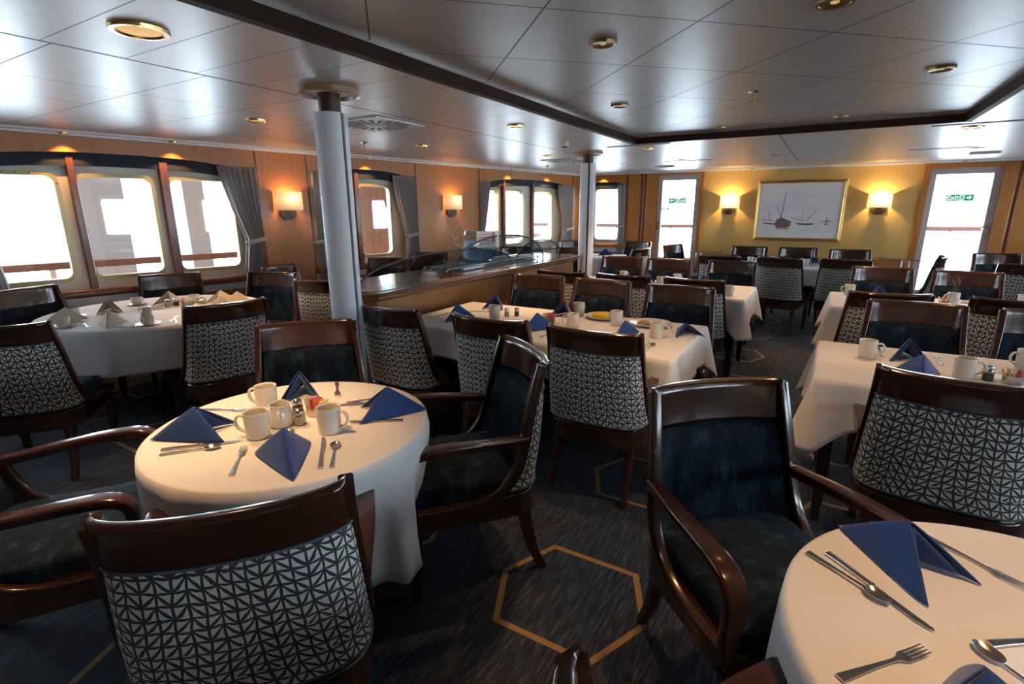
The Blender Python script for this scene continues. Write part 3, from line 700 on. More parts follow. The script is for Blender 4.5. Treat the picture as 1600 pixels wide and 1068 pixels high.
# plank bulkhead with a porthole outside the two-pane window
r = thing('plank_deckhouse', 'pink-brown planked deckhouse side with round porthole outside the two-pane window', 'deckhouse'); r.matrix_world = LW
cx, cz, rr = 4.235, 1.385, .15
inner = [(cx+rr*math.cos(2*PI*i/32), cz+rr*math.sin(2*PI*i/32)) for i in range(32)]
outer = []
for p, q in inner:
    dx, dz = p-cx, q-cz; k = 1e9
    if dx > 1e-6: k = min(k, (4.75-cx)/dx)
    if dx < -1e-6: k = min(k, (3.84-cx)/dx)
    if dz > 1e-6: k = min(k, (2.6-cz)/dz)
    if dz < -1e-6: k = min(k, (-.16-cz)/dz)
    outer.append((cx+dx*k, cz+dz*k))
for tx, tz in ((3.84,-.16),(3.84,2.6),(4.75,-.16),(4.75,2.6)):
    j = min(range(32), key=lambda i: (outer[i][0]-tx)**2+(outer[i][1]-tz)**2); outer[j] = (tx, tz)
MB().grid([[(p,1.0,q) for p,q in outer],[(p,1.0,q) for p,q in inner],[(p,1.06,q) for p,q in inner],[(p,1.06,q) for p,q in outer]], cu=True, cv=True).build('planking', PLANKS, r, smooth=0)
m = MB(); m.sweep([(cx+.158*math.cos(2*PI*i/32), .992, cz+.158*math.sin(2*PI*i/32)) for i in range(32)], ell(.018,.012,8), lat=(0,1,0), closed=True); m.build('porthole_ring', EXTW, r)
# ------------------------------------------------------------------ the armchair (sitter faces +y)
SIDE = [(.385,.27),(.378,.10),(.392,-.015),(.43,-.095),(.50,-.155),(.60,-.19),(.70,-.212),(.82,-.24),(.92,-.27)]   # z -> y of the side rail (from the low front to the top corner)
def s_y(z): return curve([(.392,-.015),(.43,-.095),(.50,-.155),(.60,-.19),(.70,-.212),(.82,-.24),(.92,-.27)], z)
def b_y(z): return curve([(.30,-.262),(.45,-.28),(.60,-.302),(.80,-.325),(.92,-.335)], z)
def h_w(z): return curve([(.30,.262),(.45,.268),(.60,.258),(.80,.243),(.92,.238)], z)
def shell(z, u, off=0.0, inset=0.0):
    "point on the tub: u -1..1 from one side rail round the back to the other; off pushes forward/inward"
    th = u*PI/2; w = h_w(z)-inset; yf = s_y(z) + (.0 if z > .5 else 0); yb = b_y(z)+off
    d = max(0., yf-yb); deep = min(1, max(0, (d-.07)/.12)); p = lerp(1.0, .62, deep); q = lerp(1.0, .55, deep)
    sn, cs = math.sin(th), max(0., math.cos(th))
    return (w*math.copysign(abs(sn)**p, sn), yf - d*cs**q, z)
PIPING = mat('grey_blue_piping', (.10,.12,.15), .8)
def make_chair(arms=True):
    r = thing('armchair', '', 'chair', group='dining armchairs') if arms else thing('side_chair', '', 'chair', group='armless dining chairs')
    N = 28
    us = [-1 + 2*j/N for j in range(N+1)]
    # patterned outside of the back
    zs = [.425,.46,.50,.55,.60,.65,.70,.75,.795,.812]
    m = MB(); rows = []; uvs = []
    mid = [Vector(shell(.6, u)) for u in us]; arc = [0]
    for a, b in zip(mid, mid[1:]): arc.append(arc[-1] + (b-a).length)
    for z in zs:
        rr = []; ru = []
        for j, u in enumerate(us):
            x, y, zz = shell(z, u*.985)
            k = .012*(1-((z-.62)/.2)**2) * math.cos(u*PI/2)
            if z > .79: k -= .004
            rr.append((x*1.004, y-.006-k*.7, zz)); ru.append((arc[j], z))
        rows.append(rr); uvs.append(ru)
    m.grid(rows, uvs=uvs, flip=True)
    ob = m.build('outer_back', LEAF, r, smooth=70)
    m = MB(); top = [tuple(p) for p in rows[-1]]; m.sweep([(x*1.003, y-.001, z) for x, y, z in top], ell(.0035,.0035,6)); m.sweep([(x*1.003, y-.001, z) for x, y, z in rows[0]], ell(.0035,.0035,6))
    for q in (0, -1): m.sweep([(rr_[q][0]*1.004, rr_[q][1], rr_[q][2]) for rr_ in rows], ell(.0035,.0035,6))
    m.build('piping', PIPING, ob, smooth=60)
    # velvet inside of the back
    m = MB(); rows = []
    zs2 = [.44,.48,.54,.60,.66,.72,.765,.785,.788]
    for z in zs2:
        e = min(1, (.79-z)/.03) ; rr = []
        for u in us:
            x, y, zz = shell(max(z, .47), u*.975, .03+.024*e, .019)
            ed = (1-abs(u)**6)
            rr.append((x*.975, y+.022*e*ed-.006+.0, z))
        rows.append(rr)
    m.grid(rows); m.build('backrest', VELVET, r, smooth=70)
    # polished top rail, one curved board with a rolled upper edge
    m = MB(); ring = []
    prof = [(.0,.795),(-.001,.86),(-.004,.898),(-.012,.908),(-.012,.918),(-.004,.926),(.014,.927),(.026,.918),(.026,.90),(.022,.86),(.022,.795)]
    rows = []
    for u in us:
        col = []
        for o, z in prof:
            zz = min(z, .92); x, y, _ = shell(zz, u)
            n = Vector((x*.5, -1 if True else 0, 0)).normalized()
            col.append((x, y+o-.002, z + .006*abs(u)**3))
        rows.append(col)
    m.grid(rows, cu=True)
    k = len(prof); b0 = len(m.v)-len(rows)*k
    m.f.append(tuple(b0+i for i in range(k))); m.mi.append(0); m.f.append(tuple(b0+(len(rows)-1)*k+i for i in reversed(range(k)))); m.mi.append(0)
    m.build('top_rail', W_CHAIR, r, smooth=50)
    # wooden panel inside between velvet and rail, closes the tub
    m = MB(); rows = []
    for z in (.40,.45,.50,.56,.62,.68,.74,.80):
        rows.append([shell(z, u*.99, .012, .006) for u in us])
    m.grid(rows); m.build('back_panel', W_CHAIR, r, smooth=60)
    # side rails sweeping down from the top corners to the seat front
    for s in (-1, 1):
        pts = [(s*(h_w(z)-.002), y, z) for z, y in reversed(SIDE)]
        P = spline(pts, 4)
        MB().sweep(P, rrect(.017,.021,.007,3), lat=(1,0,0)).build('side_rail', W_CHAIR, r, smooth=50)
        A = spline([(s*.252,-.205,.628),(s*.262,-.12,.634),(s*.276,.0,.644),(s*.284,.13,.651),(s*.285,.215,.648),(s*.284,.262,.628),(s*.281,.276,.585),(s*.275,.268,.53),(s*.268,.255,.46),(s*.262,.25,.39)], 4)
        n = len(A); sc = []
        for i in range(n):
            t = i/(n-1); sc.append((lerp(.85,1.15,min(1,t*2.2)) if t < .62 else lerp(1.15,.9,(t-.62)/.38), 1.0))
        if arms: MB().sweep(A, rrect(.027,.0165,.008,3), lat=(1,0,0), scale=sc).build('arm', W_CHAIR, r, smooth=50)
    # seat rail all round
    def outline(k, front):
        pts = [shell(.43, u) for u in us]
        return [(x*k, y*k) for x, y, _ in pts] + [(.262*k, .05), (.262*k, front), (.10*k, front+.018), (-.10*k, front+.018), (-.262*k, front), (-.262*k, .05)]
    m = MB(); m.prism(outline(1.0, .265), .305, .405); m.build('seat_rail', W_CHAIR, r, smooth=40, bevel=.006)
    # cushion
    base = [(x*.93, y*.90+.0) for x, y, _ in [shell(.47, u) for u in us]] + [(.236,.05),(.238,.22),(.215,.272),(.10,.286),(-.10,.286),(-.215,.272),(-.238,.22),(-.236,.05)]
    m = MB(); rows = []
    for k, z in ((1,.398),(1.0,.44),(.985,.455),(.94,.467),(.8,.476),(.5,.482),(.0,.484)): rows.append([(x*k, (y-.02)*k+.02, z) for x, y in base])
    m.grid(rows, cu=True); m.build('seat', VELVET, r, smooth=60)
    # legs
    for s in (-1, 1):
        MB().sweep([(s*.245,.243,.33),(s*.243,.246,.2),(s*.238,.25,.0)], rrect(.023,.023,.006,2), lat=(1,0,0), scale=[1.05,.95,.68]).build('leg', W_CHAIR, r, smooth=40)
        MB().sweep(spline([(s*.20,-.20,.34),(s*.203,-.222,.22),(s*.206,-.25,.10),(s*.208,-.295,.0)], 4), rrect(.020,.024,.006,2), lat=(1,0,0), scale=[1.15-.4*i/12 for i in range(13)]).build('leg', W_CHAIR, r, smooth=40)
    MB().box(-.235, .235, .236, .256, .20, .228).build('stretcher', W_CHAIR, r, smooth=0, bevel=.004) if False else None
    return r
CH = {
'A_front':(-1.207,.686,140,'patterned armchair nearest the camera, its back towards us, at the front round table'),
'A_back':(-2.083,1.553,-38,'armchair facing us behind the front round table, by the front pillar'),
'A_right':(-1.234,1.627,-130,'armchair on the aisle side of the front round table, seen from its side'),
'A_left':(-2.138,.529,58,'armchair cut by the left edge of the photo, facing the front round table'),
'B_left':(-.064,1.561,-47,'armchair with dark blue velvet facing the round table at bottom right'),
'B_near':(.130,.590,53,'armchair at the bottom edge of the photo, only its wooden corners in view'),
'E_fr':(.495,2.556,85,'patterned armchair at right, its back to us, at the table with blue napkins and mugs'),
'C_nl':(-3.901,1.032,140,'patterned armchair at the left edge, back to us, at the cream napkin table'),
'C_nr':(-3.565,1.939,168,'patterned armchair with back to us at the right of the table with cream napkins'),
'C_wl':(-4.99,1.50,15,'armchair against the left window beside the cream napkin table, left of the two'),
'C_wr':(-5.01,2.39,-25,'armchair against the left window beside the cream napkin table, right of the two'),
'C_r':(-4.396,2.804,-68,'armchair with bright blue velvet at the far end of the cream napkin table'),
'x1':(-4.75,3.55,15,'armchair below the left sconce, turned sideways near the front pillar'),
'x2':(-3.778,3.194,112,'armchair seen end-on directly left of the front pillar'),
'D_n1':(-2.255,2.555,88,'leftmost of the three patterned chairs backing onto us at the table with plates of food'),
'D_n2':(-1.548,2.600,89,'middle of the three patterned chairs backing onto us at the table with plates of food'),
'D_n3':(-.943,2.610,91,'rightmost of the three patterned chairs backing onto us at the table with plates of food'),
'D_f1':(-2.160,3.833,-85,'leftmost chair facing us across the table with plates of food, against the buffet'),
'D_f2':(-1.567,3.792,-92,'middle chair facing us across the table with plates of food, with a lit orange-brown rail'),
'D_f3':(-.889,3.735,-86,'rightmost chair facing us across the table with plates of food'),
'F_n1':(-2.150,4.773,88,'leftmost of the three chairs backing onto us at the second table along the buffet'),
'F_n2':(-1.540,4.781,90,'middle of the three chairs backing onto us at the second table along the buffet'),
'F_n3':(-.914,4.795,88,'rightmost of the three chairs backing onto us at the second table along the buffet'),
'F_f1':(-2.110,5.944,-84,'leftmost chair facing us at the second table along the buffet, beside the rear pillar'),
'F_f2':(-1.542,5.930,-86,'middle chair facing us at the second table along the buffet'),
'F_f3':(-.880,5.961,-93,'rightmost chair facing us at the second table along the buffet'),
'H_n0':(-1.102,7.233,84,'leftmost of the three chairs with backs to us at the table below the picture'),
'H_n1':(-.405,7.245,80,'middle of the three chairs with backs to us at the table below the picture'),
'H_n2':(.232,7.378,88,'rightmost of the three chairs with backs to us at the table below the picture'),
'H_f1':(-1.029,8.60,-95,'leftmost chair against the yellow wall, facing us under the left sconce'),
'H_f2':(-.336,8.63,-88,'middle chair against the yellow wall, facing us under the picture'),
'H_f3':(.330,8.56,-85,'rightmost chair against the yellow wall, facing us below the right sconce'),
'G_f1':(.530,6.008,-86,'left chair facing us at the middle table on the right, in front of the picture'),
'G_f2':(1.147,5.950,-91,'right chair facing us at the middle table on the right, behind the steaming mug'),
'G_n1':(.384,4.683,100,'left chair with back to us at the middle table on the right'),
'G_n2':(1.148,4.727,84,'right chair with back to us at the middle table on the right'),
'E_f1':(.522,3.731,-91,'chair with lit orange-brown rail facing us across the near right table'),
'E_f2':(1.176,3.731,-88,'chair cut by the right edge, facing us across the near right table'),
'r1':(1.95,8.60,-75,'chair in front of the right glass door, facing us at the right edge'),
'r2':(1.84,7.60,90,'patterned chair with back to us at the right edge, before the right glass door'),
'H_r':(.93,8.036,170,'chair seen from its side at the right end of the table below the picture'),
'b1':(-4.514,4.508,-62,'chair below the two-pane window, facing us beyond the near end of the buffet'),
'b2':(-4.58,5.40,-60,'chair below the right wall sconce, seen through the buffet glass'),
'b3':(-4.10,6.95,-60,'dark chair below the far three-pane window, seen through the buffet glass'),
'b4':(-3.35,7.05,-100,'dark chair seen through the far end of the buffet glass'),
'b5':(-3.95,8.75,-50,'chair in the far left corner between the two windows'),
'b6':(-2.62,7.70,170,'dark chair in front of the wood panel beside the left glass door'),
'b7':(-2.95,9.00,-100,'chair with pale leaflet look on its back, in the far corner by the left door'),
'd1c':(-1.90,8.62,-20,'chair seen sideways in front of the left glass door'),
}
CH['b7'] = CH['b7'][:3] + ('chair against the wood panel at the far end, left of the left glass door',)
WITH_ARMS = {'A_front','A_right','A_left','B_left','B_near','E_fr','D_n2','D_n3','F_f1','F_f2'}
PROTO = {}
CHAIRS = {}
for k, (x, y, a, l) in CH.items():
    arm = k in WITH_ARMS
    if not arm: l = l.replace('armchair', 'dining chair')
    if arm not in PROTO:
        c = PROTO[arm] = make_chair(arm); c.location = (x, y, 0); c.rotation_euler = (0, 0, rad(a-90)); c['label'] = l
    else: c = dup(PROTO[arm], (x, y, 0), a-90, l)
    CHAIRS[k] = c

# ------------------------------------------------------------------ tables and cloths
TZ = .747
def outline_round(cx, cy, r, n=96): return [(cx+r*math.cos(2*PI*i/n), cy+r*math.sin(2*PI*i/n), math.cos(2*PI*i/n), math.sin(2*PI*i/n), 0.) for i in range(n)]
def outline_rect(x0, x1, y0, y1, rc=.022, step=.025):
    pts = []
    cs = [(x1-rc,y1-rc,0),(x0+rc,y1-rc,90),(x0+rc,y0+rc,180),(x1-rc,y0+rc,270)]
    for i, (cx, cy, a0) in enumerate(cs):
        for k in range(9):
            a = rad(a0+90*k/8); w = 1.0
            pts.append((cx+rc*math.cos(a), cy+rc*math.sin(a), math.cos(a), math.sin(a), w))
        nx, ny, na = cs[(i+1) % 4]; a = rad(a0+90)
        p = Vector((cx+rc*math.cos(a), cy+rc*math.sin(a))); q = Vector((nx+rc*math.cos(a), ny+rc*math.sin(a)))
        n = max(2, int((q-p).length/step))
        for k in range(1, n):
            t = k/n; d = min(t, 1-t)*(q-p).length
            v = p.lerp(q, t); pts.append((v.x, v.y, math.cos(a), math.sin(a), max(1e-6, 1-d/.24)))
    return pts
def cloth(label, pts, drop, corner, amp, waves, seed, z=TZ+.004, group='white tablecloths', flare=.03, chairs=()):
    rnd = random.Random(seed)
    n = len(pts); L = [0]
    for a, b in zip(pts, pts[1:]): L.append(L[-1]+math.hypot(b[0]-a[0], b[1]-a[1]))
    tot = L[-1]+math.hypot(pts[0][0]-pts[-1][0], pts[0][1]-pts[-1][1])
    ph = [rnd.uniform(0, 6.28) for _ in range(4)]
    cx = sum(p[0] for p in pts)/n; cy = sum(p[1] for p in pts)/n
    rows = []
    for k in (.02,.35,.7,.9): rows.append([(cx+(p[0]-cx)*k, cy+(p[1]-cy)*k, z) for p in pts])
    rows.append([(p[0]-p[2]*.014, p[1]-p[3]*.014, z) for p in pts])
    rows.append([(p[0]-p[2]*.005, p[1]-p[3]*.005, z-.0004) for p in pts])
    rows.append([(p[0]+p[2]*.003, p[1]+p[3]*.003, z-.003) for p in pts])
    T = 12
    for i in range(1, T+1):
        t = i/T; rr = []
        for j, p in enumerate(pts):
            s = L[j]/tot*2*PI
            f = .5*math.sin(waves*s+ph[0]) + .3*math.sin((waves*1.7//1)*s+ph[1]) + .2*math.sin((waves*2.6//1)*s+ph[2])
            c = p[4]**1.5; dc = (1-p[4])*.24
            vl = -.030*t*math.exp(-((dc-.12)/.05)**2) if p[4] > .05 else 0
            d = drop + (corner-drop)*c + .012*math.sin(3*s+ph[3])
            o = .006 + flare*t + amp*f*t**.8*(1-.4*c) + c*.055*t + vl
            if c == 0 and corner > drop: o += 0
            q = Vector((p[0]+p[2]*o, p[1]+p[3]*o))
            for k in chairs:
                cx_, cy_, a_ = CH[k][:3]; fw_ = Vector((math.cos(rad(a_)), math.sin(rad(a_)))); rt_ = Vector((fw_.y, -fw_.x)); dq = q-Vector((cx_, cy_))
                lx, ly = dq.dot(rt_), dq.dot(fw_); wgt = 1-min(1, max(0, (abs(lx)-.325)/.10)); wgt = wgt*wgt*(3-2*wgt)*min(1, max(0, t-.08)*1.5)**1.3
                need = min(.09, .325-ly)
                if need > 0: q += fw_*need*wgt
            rr.append((q.x, q.y, z-.006-d*t))
        rows.append(rr)
    m = MB().grid(rows, cu=True, flip=True)
    o = m.build('tablecloth', CLOTH, smooth=75, solid=-.0022)
    return tag(o, label, 'tablecloth', group)
def table_round(label, cx, cy, r):
    t = thing('round_table', label, 'table', (cx, cy, 0), 0, 'round dining tables')
    MB().lathe([(0,TZ-.03),(r-.012,TZ-.03),(r-.012,TZ),(0,TZ)], 64).build('tabletop', W_TABLE, t, smooth=30)
    MB().lathe([(0,.03),(.06,.03),(.045,.12),(.04,.5),(.07,TZ-.03),(0,TZ-.03)], 24).build('column', W_TABLE, t, smooth=40)
    for k in range(4):
        a = PI/4+k*PI/2; c, s = math.cos(a), math.sin(a)
        MB().sweep([(c*.03,s*.03,.07),(c*.16,s*.16,.05),(c*.27,s*.27,.022)], rrect(.022,.02,.006,2), scale=[1,1,.8]).build('foot', W_TABLE, t, smooth=40)
    return t
def table_rect(label, x0, x1, y0, y1, split=None):
    cx, cy = (x0+x1)/2, (y0+y1)/2
    t = thing('rectangular_table', label, 'table', (cx, cy, 0), 0, 'rectangular dining tables')
    hx, hy = (x1-x0)/2-.012, (y1-y0)/2-.012
    MB().box(-hx, hx, -hy, hy, TZ-.03, TZ).build('tabletop', W_TABLE, t, smooth=0)
    MB().box(-hx+.06, hx-.06, -hy+.06, -hy+.08, TZ-.10, TZ-.03).box(-hx+.06, hx-.06, hy-.08, hy-.06, TZ-.10, TZ-.03).box(-hx+.06,-hx+.08,-hy+.06,hy-.06,TZ-.10,TZ-.03).box(hx-.08,hx-.06,-hy+.06,hy-.06,TZ-.10,TZ-.03).build('apron', W_TABLE, t, smooth=0)
    for sx in (-1, 1):
        for sy in (-1, 1):
            MB().sweep([(sx*(hx-.07),sy*(hy-.07),TZ-.03),(sx*(hx-.07),sy*(hy-.07),.3),(sx*(hx-.07),sy*(hy-.07),0)], rrect(.03,.03,.004,2), lat=(1,0,0), scale=[1,.95,.6]).build('leg', W_TABLE, t, smooth=30)
    return t
TA = (-1.575, 1.085, .472); TB = (.470, 1.06, .455); TC = (-4.42, 1.98, .74); T2 = (-4.02, 4.10, .44); T3 = (-3.75, 6.15, .45); T4 = (-3.25, 8.10)
table_round('dark pedestal table under the cloth of the front round table with blue napkins', *TA)
cloth('white cloth on the front round table with four blue napkins and mugs', outline_round(*TA, 160), .47, .47, .022, 9, 3, flare=.03, chairs=('A_front','A_back','A_right','A_left'))
table_round('dark pedestal table under the cloth of the round table at bottom right', *TB)
cloth('white cloth on the round table cut by the bottom right corner of the photo', outline_round(*TB, 160), .47, .47, .02, 9, 11, flare=.03, chairs=('B_left','B_near'))
table_round('dark pedestal table under the cloth with cream napkins by the left window', *TC)
cloth('white cloth on the big round table with cream napkins by the left window', outline_round(*TC, 120), .30, .30, .022, 11, 5, flare=.03)
table_round('small round table between the front pillar and the two-pane window', *T2)
cloth('white cloth on the small round table behind the front pillar', outline_round(*T2), .24, .24, .02, 8, 8)
table_round('small round table on the window side of the buffet', *T3)
cloth('white cloth on the small round table on the window side of the buffet', outline_round(*T3), .24, .24, .02, 8, 9)
RT = {'D':(-2.49,-.60,2.575,3.50),'F':(-2.47,-.535,4.70,5.56),'E':(.035,1.75,2.63,3.43),'G':(.09,1.80,4.735,5.57),'H':(-1.38,.62,7.52,8.30),'Bk':(-3.65,-2.85,7.75,8.5)}
LB = {'D':'long table with two plates of food beside the buffet counter','F':'second long table along the buffet, before the rear pillar','E':'near right-hand table with mugs and blue napkins','G':'middle right-hand table with the steaming mug','H':'far table below the framed picture','Bk':'small table at the far left corner beyond the buffet counter'}
for i, k in enumerate(RT):
    x0, x1, y0, y1 = RT[k]
    table_rect('dark wooden ' + LB[k], x0, x1, y0, y1)
    cloth('white cloth on the ' + LB[k], outline_rect(x0, x1, y0, y1), .19 if k != 'Bk' else .40, .33 if k != 'Bk' else .45, .012, 17, 20+i, flare=.035)

# glass consoles beside the doors
def console(label, x, y, rz, z=.785, rx=.37, ry=.20):
    c = thing('glass_side_table', label, 'side table', (x, y, 0), rz, 'glass topped side tables')
    e = [(rx*math.cos(2*PI*i/40), ry*math.sin(2*PI*i/40)) for i in range(40)]
    MB().prism(e, z-.012, z).build('tabletop', CONS, c, smooth=30)
    for sx in (-.045, .045): MB().lathe([(0,0),(.018,0),(.018,z-.012),(0,z-.012)], 14, (sx,0,0)).build('post', CHROME, c)
    MB().prism([(p*.6,q*.8) for p, q in e], 0, .02).build('base', CHROME, c, smooth=30)
CONS = mat('smoked_glass_top', (.10,.12,.10), .08, 0, Coat_Weight=.5)
console('oval glass side table against the yellow wall right of the left glass door', -1.86, 9.42, 3)
console('oval glass side table in front of the yellow wall left of the right glass door', 1.00, 9.30, -22)

# ------------------------------------------------------------------ buffet counter
W_COUNTER_TOP = wood('counter_top_wood', (.05,.022,.010), (.10,.045,.02), .16, (16,1.2,16), .5)
b = thing('buffet_counter', 'long wooden buffet counter between the two white pillars', 'counter', (-2.88, 4.12, 0))
hy = 1.76
def cham(x0, x1, y, c): return [(x1,-y+c),(x1,y-c),(x1-c,y),(x0+c,y),(x0,y-c),(x0,-y+.65),(.13,-y),(x1-c,-y)]
MB().prism(cham(-.29,.30,hy-.02,.13), 0, .90).build('cabinet', W_COUNTER_PANEL, b, smooth=0, bevel=.004)
MB().prism(cham(-.33,.355,hy+.03,.15), .90, .935).prism(cham(-.34,.37,hy+.045,.155), .935, .958).build('cap_moulding', W_COUNTER, b, smooth=0, bevel=.010, bseg=3)
MB().prism(cham(-.31,.30,hy-.02,.13), .958, .962).build('worktop', W_COUNTER_TOP, b, smooth=0)
MB().box(-.20, .16, -.55, .95, .9625, .966).build('serving_well', BLACK, b, smooth=0)
for i in range(4):
    x = -.13+.085*i
    MB().sweep([(x,-.62,.975),(x,-.60,1.0),(x,1.02,1.0),(x,1.04,.975)], ell(.010,.010,8)).build('tray_rail', CHROME, b)
def guard(x, y0, y1, zt, label):
    g = thing('sneeze_guard', label, 'glass guard', (-2.88, 4.12, 0), 0, 'arched glass guards')
    pts = []
    n = 36
    for i in range(n+1):
        t = PI*i/n; pts.append((lerp(y0, y1, (1-math.cos(t))/2), .964 + (zt-.964)*math.sin(t)**.9))
    vs = [(x,p-4.12,q) for p, q in pts]; vs2 = [(x-.006,p-4.12,q) for p, q in pts]
    k = len(vs); m = MB(); m.add(vs+vs2, [tuple(range(k)), tuple(reversed(range(k,2*k)))] + [(i,(i+1)%k,k+(i+1)%k,k+i) for i in range(k)])
    m.build('pane', GUARD, g, smooth=0)
    MB().sweep([(x-.003, p-4.12, q) for p, q in pts], rrect(.006,.008,.003,2), lat=(1,0,0)).build('edge', GEDGE, g, smooth=40)
guard(.10, 2.55, 4.62, 1.155, 'low arched glass guard at the near end of the buffet')
guard(.13, 3.58, 5.28, 1.25, 'tallest arched glass guard in the middle of the buffet')
guard(.06, 4.80, 6.02-.15, 1.155, 'arched glass guard at the far end of the buffet')
# clear plastic ice tub with a label card
t = thing('ice_tub', 'clear blue plastic tub with white label standing on the buffet rails', 'tub', (-2.95, 4.28, 1.009), -25)
t.scale = (1.25, 1.25, 1.35)
MB().lathe([(0,0),(.10,0),(.125,.03),(.14,.09),(.125,.15),(.115,.21),(.112,.21),(.122,.15),(.136,.09),(.121,.034),(.097,.005),(0,.005)], 10).build('body', ICEBAG, t, smooth=0)
MB().lathe([(0,.006),(.09,.006),(.118,.04),(.132,.09),(.12,.14),(0,.15)], 10).build('ice', mat('ice_blue', (.62,.74,.84), .25), t, smooth=0)
MB().sweep([(-.02,-.135,.10),(-.02,-.20,.13),(-.02,-.21,.20),(-.02,-.155,.235),(-.02,-.115,.205)], ell(.006,.006,8)).build('handle', CHROME, t)
m = MB(); m.cur = 0; m.box(.136,.139,-.10,.10,.10,.215); m.cur = 1; m.box(.1385,.1405,.035,.065,.135,.205)
for i in range(4): m.box(.1385,.1402,-.085,.02,.125+.022*i,.130+.022*i)
m.build('label_card', [PWHITE, PINK], t, smooth=0)
# ------------------------------------------------------------------ things on the tables
TT = TZ + .0045
def P(x, y, dz=0): return (x, y, TT+dz)
def make_mug():
    r = thing('coffee_mug', 'mug', 'mug', group='coffee mugs')
    MB().lathe([(0,0),(.034,0),(.038,.004),(.0395,.03),(.0405,.085),(.0415,.0915),(.0405,.0935),(.0375,.092),(.0362,.085),(.0352,.03),(.033,.008),(0,.007)], 32).build('body', CERAMIC, r, smooth=60)
    h = spline([(.038,0,.074),(.053,0,.079),(.066,0,.070),(.070,0,.052),(.062,0,.033),(.038,0,.018)], 5)
    MB().sweep(h, ell(.0075,.0048,10), lat=(0,1,0)).build('handle', CERAMIC, r, smooth=60)
    return r
MUGS = [(-1.793,1.126,205,'white mug standing furthest back on the front round table, handle to the left'),
(-1.583,.949,215,'white mug left of the cream jug on the front round table'),
(-1.405,1.102,20,'white mug with its handle to the right in the middle of the front round table'),
(-1.954,3.014,90,'mug beside the two shakers on the table with plates of food'),
(-1.345,3.008,195,'mug nearest the red sugar packets on the table with plates of food'),
(-1.475,3.40,80,'mug against the lit chair, behind the plate of egg'),
(-1.134,3.24,150,'mug standing in front of the plate of egg'),
(-.805,3.017,10,'mug nearest the right end of the table with plates of food'),
(.251,3.13,0,'mug at the left end of the near right-hand table'),
(.607,2.961,5,'mug beside the pepper shaker on the near right-hand table'),
(.887,3.27,200,'mug cut by the right edge of the photo on the near right-hand table'),
(-.683,4.83,60,'orange-lit mug near the corner of the second table along the buffet'),
(-1.28,5.45,60,'mug in the middle of the far side of the second table along the buffet'),
(-1.372,5.16,60,'mug beside the lone shaker on the second table along the buffet'),
(-1.85,5.44,60,'mug near the left end of the second table along the buffet'),
(.231,5.40,200,'orange-lit mug at the left end of the middle right-hand table, handle to the left'),
(.92,5.27,205,'steaming mug on the middle right-hand table'),
(1.366,5.40,90,'wide mug at the right edge on the middle right-hand table'),
(-.875,7.92,100,'left mug of the pair left of the middle chair below the picture'),
(-.77,7.79,100,'right mug of the pair left of the middle chair below the picture'),
(-.606,8.065,100,'mug right beside the middle chair back at the table below the picture'),
(-.197,7.90,100,'mug left of the little dish at the table below the picture'),
(.0,8.02,100,'mug right of the little dish at the table below the picture'),
(-3.36,8.14,60,'mug on the small table at the far left corner')]
proto_mug = None
for x, y, a, l in MUGS:
    if proto_mug is None: proto_mug = make_mug(); proto_mug.location = P(x, y); proto_mug.rotation_euler = (0,0,rad(a)); proto_mug['label'] = l
    else: dup(proto_mug, P(x, y), a, l)
# tea cups with saucers (cream napkin table and by the buffet)
def make_saucer():
    return MB().lathe([(0,.004),(.042,.004),(.046,.007),(.072,.013),(.074,.0155),(.070,.0155),(.044,.0095),(0,.007)], 32).build('saucer', CERAMIC, smooth=60)
def make_cup():
    r = thing('tea_cup', 'cup', 'cup', group='tea cups')
    MB().lathe([(0,0),(.028,0),(.032,.003),(.038,.018),(.041,.056),(.0405,.058),(.038,.056),(.035,.018),(.028,.006),(0,.005)], 28).build('body', CERAMIC, r, smooth=60)
    MB().sweep(spline([(.038,0,.044),(.054,0,.046),(.058,0,.032),(.052,0,.02),(.037,0,.014)], 4), ell(.006,.004,8), lat=(0,1,0)).build('handle', CERAMIC, r, smooth=60)
    return r
CUPS = [(-4.297,1.342,200,'leftmost','at the left front of the cream napkin table'),(-4.62,1.511,20,'half hidden','behind the leftmost cream napkin'),(-4.80,2.002,100,'window-side','below the window pillar on the cream napkin table'),
 (-3.875,1.66,300,'stacked','carrying a small jug on the cream napkin table'),(-4.526,2.316,60,'far','before the right-hand window chair'),
 (-4.00,4.10,200,'lone','on the small round table behind the buffet glass')]
ps = pc = None
for x, y, a, w, l in CUPS:
    if ps is None: ps = make_saucer(); s = ps
    else: s = ps.copy(); COL.objects.link(s)
    s.location = P(x, y, -.003); tag(s, 'saucer under the %s tea cup %s' % (w, l), 'saucer', 'white saucers')
    if pc is None: pc = make_cup(); c = pc
    else: c = dup(pc, (0,0,0), 0, '')
    c.location = P(x, y, .005); c.rotation_euler = (0,0,rad(a)); c['label'] = '%s white tea cup %s' % (w, l)
